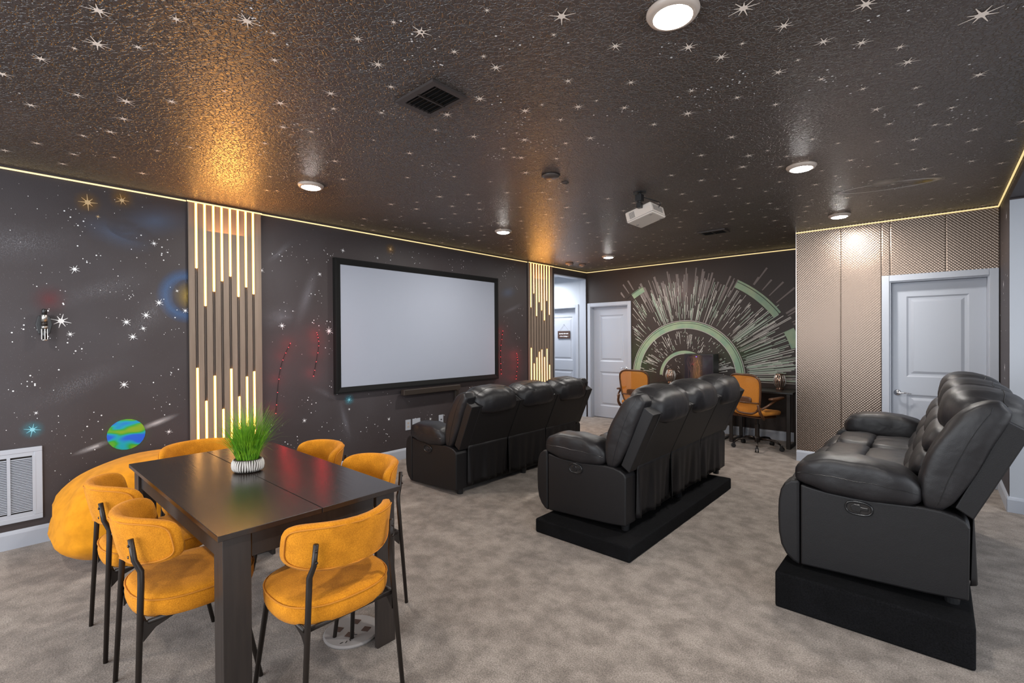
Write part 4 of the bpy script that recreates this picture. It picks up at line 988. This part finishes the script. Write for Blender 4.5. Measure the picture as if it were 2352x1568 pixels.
for k in range(1100):
    a = RG.uniform(0, 2 * PI); r = .053 * math.sqrt(RG.random()); x, y = r * math.cos(a), r * math.sin(a) * .78
    L_ = RG.uniform(.20, .40) * (1 - .2 * r / .053); ang = a + RG.gauss(0, .6); lean = (.10 + .55 * (r / .053)) * RG.uniform(.3, 1.1); droop = RG.uniform(.0, .06) if RG.random() < .85 else RG.uniform(.06, .16)
    wd = RG.uniform(.0012, .0022); pts = []
    for q in range(5):
        s = q / 4; h_ = L_ * s; o_ = lean * L_ * s * (.5 + .5 * s); pts.append(Vector((x + math.cos(ang) * o_, y + math.sin(ang) * o_, .058 + h_ * (1 - .25 * lean * s) - droop * s * s)))
    sd = Vector((-math.sin(ang + RG.uniform(-1, 1)), math.cos(ang + RG.uniform(-1, 1)), 0)).normalized(); V = []
    for q, p in enumerate(pts):
        ww = wd * (1 - .22 * q) if q < 4 else .0002
        V += [p - sd * ww, p + sd * ww]
    m.add(V, [(2 * q, 2 * q + 1, 2 * q + 3, 2 * q + 2) for q in range(4)])
tag(m.build('grass_blades', 'grass', t, fix=False), kind='stuff')

# ================================================================ bean bag
t = empty('bean_bag_chair', (-4.44, .80, 0)); tag(t, 'large orange bean bag slumped against the left wall behind the table', 'bean bag')
def bag(u, v, w_):
    q = (w_ + 1) / 2; rr = interp([(0, .84), (.10, .96), (.3, 1.02), (.6, 1.0), (.85, .93), (1, .86)], q)
    x = .47 * u * rr; y = .50 * v * rr + .10 * q * q; top = .615 + .045 * max(0, min(1, (v * .5 + .5))) ** 1.0 + .02 * u
    z = q * top * (1 - .04 * (u * u + v * v) * q)
    f = .010 * math.sin(20 * q + 2.2 * u + 3 * v * v) * (1 - q) * 1.5 + .006 * math.sin(7 * v + 5 * q + 2 * math.sin(3 * u)) + .003 * math.sin(11 * u + 12 * q)
    r0 = math.hypot(x, y) + 1e-4
    return (max(x * (1 + f / .45), -.475), y * (1 + f / .45), max(.002, z + f * .5))
bag_o = MB().soft(bag, 3.8, 26, (1, 1, .8)).build('bag_body', 'beanf', t, smooth=True)
MB().tube(smooth_path([(-.05, .42, .66), (.06, .36, .64), (.18, .36, .56), (.33, .40, .42), (.42, .42, .22)], 6), .003, 5).build('seam', 'pipe', t)
def tuft(u, v, w_): return (-.02 + .06 * u, .34 + .06 * v, .640 + .035 * w_ + .012 * u)
MB().soft(tuft, 2.8, 8).build('top_tuft', 'beanf', t, smooth=True)

# ================================================================ wall-mounted handle
t = empty('wall_ornament', (XW, .317, 1.612)); tag(t, 'black and silver cylinder handle on a dark six-sided wall mount', 'wall ornament')
MB().prism([(-.045, 0), (-.030, .065), (.030, .065), (.045, 0), (.030, -.07), (-.030, -.07)], .0, .016, 0).build('mount_plate', 'blackp', t, bevel=.003)
bx(.016, .034, -.010, .010, -.02, .02).build('clip', 'bmetal', t)
ry = MB().lathe([(0, -.12), (.016, -.12), (.017, -.115), (.017, -.112), (0, -.112)], 20, (.055, 0, 0)); ry.build('end_cap', 'silver', t, smooth=True)
MB().lathe([(0, -.112), (.0155, -.112), (.0155, -.030), (0, -.030)], 20, (.055, 0, 0)).build('grip', 'blackp', t, smooth=True)
m = MB()
for k in range(6):
    a = k * PI / 3; m.box((.055 + .0165 * math.cos(a), .0165 * math.sin(a), -.072), (.004, .004, .078), rz=a)
m.build('grip_rib', 'silver', t)
MB().lathe([(0, -.030), (.018, -.030), (.018, -.012), (0, -.012)], 20, (.055, 0, 0)).build('collar', 'silver', t, smooth=True)
MB().lathe([(0, -.012), (.0165, -.012), (.0165, .020), (0, .020)], 20, (.055, 0, 0)).build('sleeve', 'bmetal', t, smooth=True)
MB().lathe([(0, .020), (.0175, .020), (.0175, .066), (.014, .070), (0, .070)], 20, (.055, 0, 0)).build('barrel', 'silver', t, smooth=True)
MB().lathe([(0, .070), (.014, .070), (.015, .105), (.012, .112), (0, .112)], 20, (.055, 0, 0)).build('head', 'blackp', t, smooth=True)

# ================================================================ round pad under the table
t = empty('floor_pad', (-2.20, 1.31, 0)); tag(t, 'flat round grey pad with dark square holes on the carpet under the table', 'floor pad')
t.location = (-2.215, 1.245, 0)
MB().lathe([(0, .001), (.135, .001), (.138, .008), (.130, .014), (0, .015)], 40).build('pad_disc', 'disc', t, smooth=False)
m = MB()
for a, b_ in ((.03, -.03), (-.05, -.045), (-.045, .05), (.05, .05)): m.box((a, b_, .0155), (.036, .036, .002), rz=.5)
m.build('square_hole', 'signb', t)
m = MB()
for k in range(5): m.box((.06 + .012 * math.sin(k), -.09 + .02 * k, .0155), (.004, .016, .001), rz=.6 * k)
m.build('slot', 'dark', t)

# ================================================================ hanging sign on the hallway door
t = empty('door_sign', (-5.535, YF + .088, 1.555)); tag(t, 'small dark wooden sign hanging by a string on the hallway door', 'sign')
bx(-.147, .147, -.016, -.004, -.074, .074).build('board', 'signb', t, bevel=.002)
MB().tube([(-.12, -.008, .074), (-.005, -.008, .205), (.005, -.008, .205), (.12, -.008, .074)], .0018, 5).build('string', 'string', t)
MB().lathe([(0, 0), (.006, 0), (.006, .008), (0, .008)], 10, (0, -.003, .203), Matrix.Rotation(PI / 2, 3, 'X')).build('nail', 'chrome', t)
def text(body, size, loc, parent, material, name='lettering'):
    c = bpy.data.curves.new('txt', 'FONT'); c.body = body; c.size = size; c.align_x = 'CENTER'; c.align_y = 'CENTER'; c.extrude = .0008; c.shear = .2; c.offset = .0012
    o = bpy.data.objects.new('txt', c); COL.objects.link(o); dg = bpy.context.evaluated_depsgraph_get()
    me = bpy.data.meshes.new_from_object(o.evaluated_get(dg)); bpy.data.objects.remove(o); me.materials.clear(); me.materials.append(M_[material])
    q = bpy.data.objects.new(name, me); COL.objects.link(q); q.parent = parent; q.location = loc; q.rotation_euler = (PI / 2, 0, 0); return q
text('Laundry Schedule', .032, (0, -.0172, .022), t, 'starw'); text('~ Never Ending ~', .030, (0, -.0172, -.032), t, 'starw')

# ================================================================ desks
def desk(x0, x1, y0, y1, label, legs):
    t = empty('desk', ((x0 + x1) / 2, (y0 + y1) / 2, 0)); tag(t, label, 'desk', 'black desks under the mural'); X, Y = (x1 - x0) / 2, (y1 - y0) / 2
    bx(-X, X, -Y, Y, .728, .752).build('desktop', 'deskm', t, bevel=.003)
    for s in legs:
        m = MB(); x = s * (X - .06)
        m.bb(x - .025, x + .025, -Y + .03, -Y + .055, .02, .727).bb(x - .025, x + .025, Y - .055, Y - .03, .02, .727).bb(x - .025, x + .025, -Y + .03, Y - .03, .0, .022)
        m.build('leg', 'bmetal', t, bevel=.006)
    bx(-X + .08, X - .08, Y - .08, Y - .06, .66, .72).build('cross_rail', 'bmetal', t)
desk(-2.245, -1.405, 7.06, 7.60, 'right-hand black desk with looped metal legs beside the metal wall', (-1, 1))
desk(-3.46, -2.262, 7.06, 7.60, 'left-hand black desk holding the computer, beside the white door', (-1, 1))
# computer tower
t = empty('computer_tower', (-2.722, 7.43, .753)); tag(t, 'dark computer tower with a glass side, showing braided cables, on the desk', 'computer')
X, Y, H = .222, .115, .478
m = MB().bb(-X, X, -Y, Y, .012, .03).bb(-X, X, -Y, Y, H - .018, H).bb(-X, -X + .014, -Y, Y, .03, H - .018).bb(X - .014, X, -Y, Y, .03, H - .018).bb(-X + .014, X - .014, Y - .01, Y, .03, H - .018)
m.build('case', 'blackp', t, bevel=.002)
bx(-X + .014, X - .014, -Y + .03, Y - .02, .03, .032).build('shelf', 'pcin', t)
bx(.02, X - .02, -.0, .01, .06, H - .05).build('circuit_board', 'pcin', t); bx(.05, .16, -.05, -.005, .05, .13).build('graphics_card', 'projt', t)
m = MB()
for k in range(9):
    x = -.18 + k * .018; m.tube(smooth_path([(x, -.03, .04), (x + .02 * math.sin(k), -.05, .14), (x + .035 * math.sin(k * 1.7), -.055, .26), (x - .02 * math.cos(k), -.05, .36), (x, -.03, .44)], 5), .0075, 6)
m.build('braided_cables', 'cable', t, smooth=True)
bx(-X + .010, X - .010, -Y - .004, -Y - .0005, .03, H - .018).build('glass_side', 'glassd', t)
bx(-.035, -.025, -Y - .008, -Y - .004, H - .045, H - .038).build('indicator', 'blue', t)
m = MB()
for a in (-1, 1):
    for b_ in (-1, 1): m.lathe([(0, 0), (.014, 0), (.016, .012), (0, .012)], 12, (a * .18, b_ * .08, 0))
m.build('foot', 'blackp', t)
# ribbed vases
def vase(x, y, z, label, src=None):
    if src is None:
        t = empty('ribbed_vase', (x, y, z))
        MB().lathe([(0, 0), (.045, 0), (.050, .012), (.040, .028), (.060, .060), (.076, .11), (.074, .15), (.056, .195), (.048, .212), (.052, .222), (.046, .222), (.042, .205), (.0, .19)], 28).build('vase_body', 'bronze', t, smooth=True)
        m = MB()
        for k in range(16):
            a = 2 * PI * k / 16; m.tube([(r * math.cos(a), r * math.sin(a), zz) for r, zz in ((.044, .032), (.062, .060), (.0785, .11), (.0765, .15), (.058, .195), (.051, .21))], .004, 5)
        m.build('rib', 'silver', t, smooth=True)
    else: t = copy_tree(src); t.location = (x, y, z)
    return tag(t, label, 'vase', 'ribbed bronze vases')
v1 = vase(-3.20, 7.40, .7525, 'ribbed bronze vase on the left-hand desk, left of the computer'); vase(-1.632, 7.40, .7525, 'ribbed bronze vase on the right-hand desk near the metal wall', v1)

# ================================================================ office chairs (local +Y forward)
def office_chair():
    t = empty('office_chair')
    def bk(u, w_, off=0.0):   # curved back surface
        z = .74 + .255 * w_; hw_ = interp([(-1, .17), (-.4, .205), (.2, .225), (.75, .235), (1, .225)], w_)
        return (hw_ * u, -.235 - .05 * (w_ + 1) * .5 + .045 * u * u + off, z)
    loop = []
    for k in range(48):
        a = 2 * PI * k / 48; u = math.copysign(abs(math.cos(a)) ** .42, math.cos(a)); w_ = math.copysign(abs(math.sin(a)) ** .42, math.sin(a)); loop.append(bk(u, w_))
    MB().tube(loop, .0135, 8, closed=True).build('back_frame', 'oframe', t, smooth=True)
    V = [bk(-.97 + 1.94 * i / 10, -.97 + 1.94 * j / 12) for i in range(11) for j in range(13)]
    V2 = [(x, y - .003, z) for x, y, z in V]
    def ok(i, j): return not (i in (0, 9) and j in (0, 11))
    F = [(i * 13 + j, (i + 1) * 13 + j, (i + 1) * 13 + j + 1, i * 13 + j + 1) for i in range(10) for j in range(12) if ok(i, j)]
    MB().add(V, F).build('back_mesh', 'mesh', t, smooth=True, fix=False)
    m = MB().tube([bk(-.95 + 1.9 * k / 8, -.42, -.012) for k in range(9)], .012, 8, flat=(1.6, .6)); m.build('lumbar_bar', 'oframe', t, smooth=True)
    MB().soft(lambda u, v, w_: (.115 * u, -.262 + .012 * v + .02 * u * u, .665 + .045 * w_), 3.5, 8, (1.4, .5, 1)).build('lumbar_pad', 'oframe', t, smooth=True)
    MB().soft(lambda u, v, w_: (.245 * u * (1 - .06 * v), .235 * v + .01, .480 + .040 * w_ + .018 * u * u - .02 * max(0, v) ** 3), 3.8, 12, (1, 1, .5)).build('seat', fabric_mat('orange_office_seat', (.66, .27, .05), (.5, .18, .02)) if 'os' not in M_ else M_['os'], t, smooth=True)
    MB().soft(lambda u, v, w_: (.20 * u, .19 * v, .432 + .014 * w_), 4, 8, (1, 1, .3)).build('seat_pan', 'oframe', t, smooth=True)
    for s in (-1, 1):
        MB().tube(smooth_path([(s * .17, -.10, .43), (s * .235, -.18, .44), (s * .245, -.255, .52), (s * .225, -.265, .62)], 5), .017, 8, flat=(1, 1.3)).build('back_bracket', 'oframe', t, smooth=True)
        MB().tube(smooth_path([(s * .245, -.235, .56), (s * .285, -.18, .60), (s * .300, -.06, .66), (s * .30, .02, .68)], 5), .015, 8).build('arm_post', 'oframe', t, smooth=True)
        MB().soft(lambda u, v, w_: (s * .30 + .038 * u, -.02 + .135 * v, .690 + .016 * w_ + .012 * max(0, v)), 3.5, 8, (.6, 1.6, .5)).build('arm_pad', 'oframe', t, smooth=True)
    MB().lathe([(0, .16), (.028, .16), (.028, .32), (.016, .32), (.016, .432), (0, .432)], 16).build('gas_column', 'bmetal', t, smooth=False)
    MB().lathe([(0, .085), (.035, .085), (.038, .11), (.032, .165), (0, .165)], 16).build('hub', 'bmetal', t, smooth=True)
    for k in range(5):
        a = 2 * PI * k / 5 + .35; c, s = math.cos(a), math.sin(a)
        MB().tube([(c * .03, s * .03, .125), (c * .15, s * .15, .128), (c * .24, s * .24, .112), (c * .285, s * .285, .078)], [.018, .014, .012, .010], 8).build('base_arm', 'screw', t, smooth=True)
        ca = MB()
        for q in (-1, 1): ca.lathe([(0, -.008), (.026, -.008), (.028, 0), (.026, .008), (0, .008)], 16, (c * .30 - s * .014 * q, s * .30 + c * .014 * q, .029), Matrix.Rotation(a, 3, 'Z') @ Matrix.Rotation(PI / 2, 3, 'X'))
        ca.box((c * .295, s * .295, .062), (.03, .022, .022), rz=a); ca.build('caster', 'blackp', t)
    return t
oc = office_chair()
oc.location = (-1.80, 6.93, 0); oc.rotation_euler = (0, 0, math.radians(-24)); tag(oc, 'orange mesh-back office chair at the right-hand desk, five-wheeled base in view', 'office chair', 'orange office chairs at the desks')
o2 = copy_tree(oc); o2.location = (-3.44, 6.82, 0); o2.rotation_euler = (0, 0, math.radians(4)); tag(o2, 'orange mesh-back office chair in front of the white door, half hidden by the middle sofa')
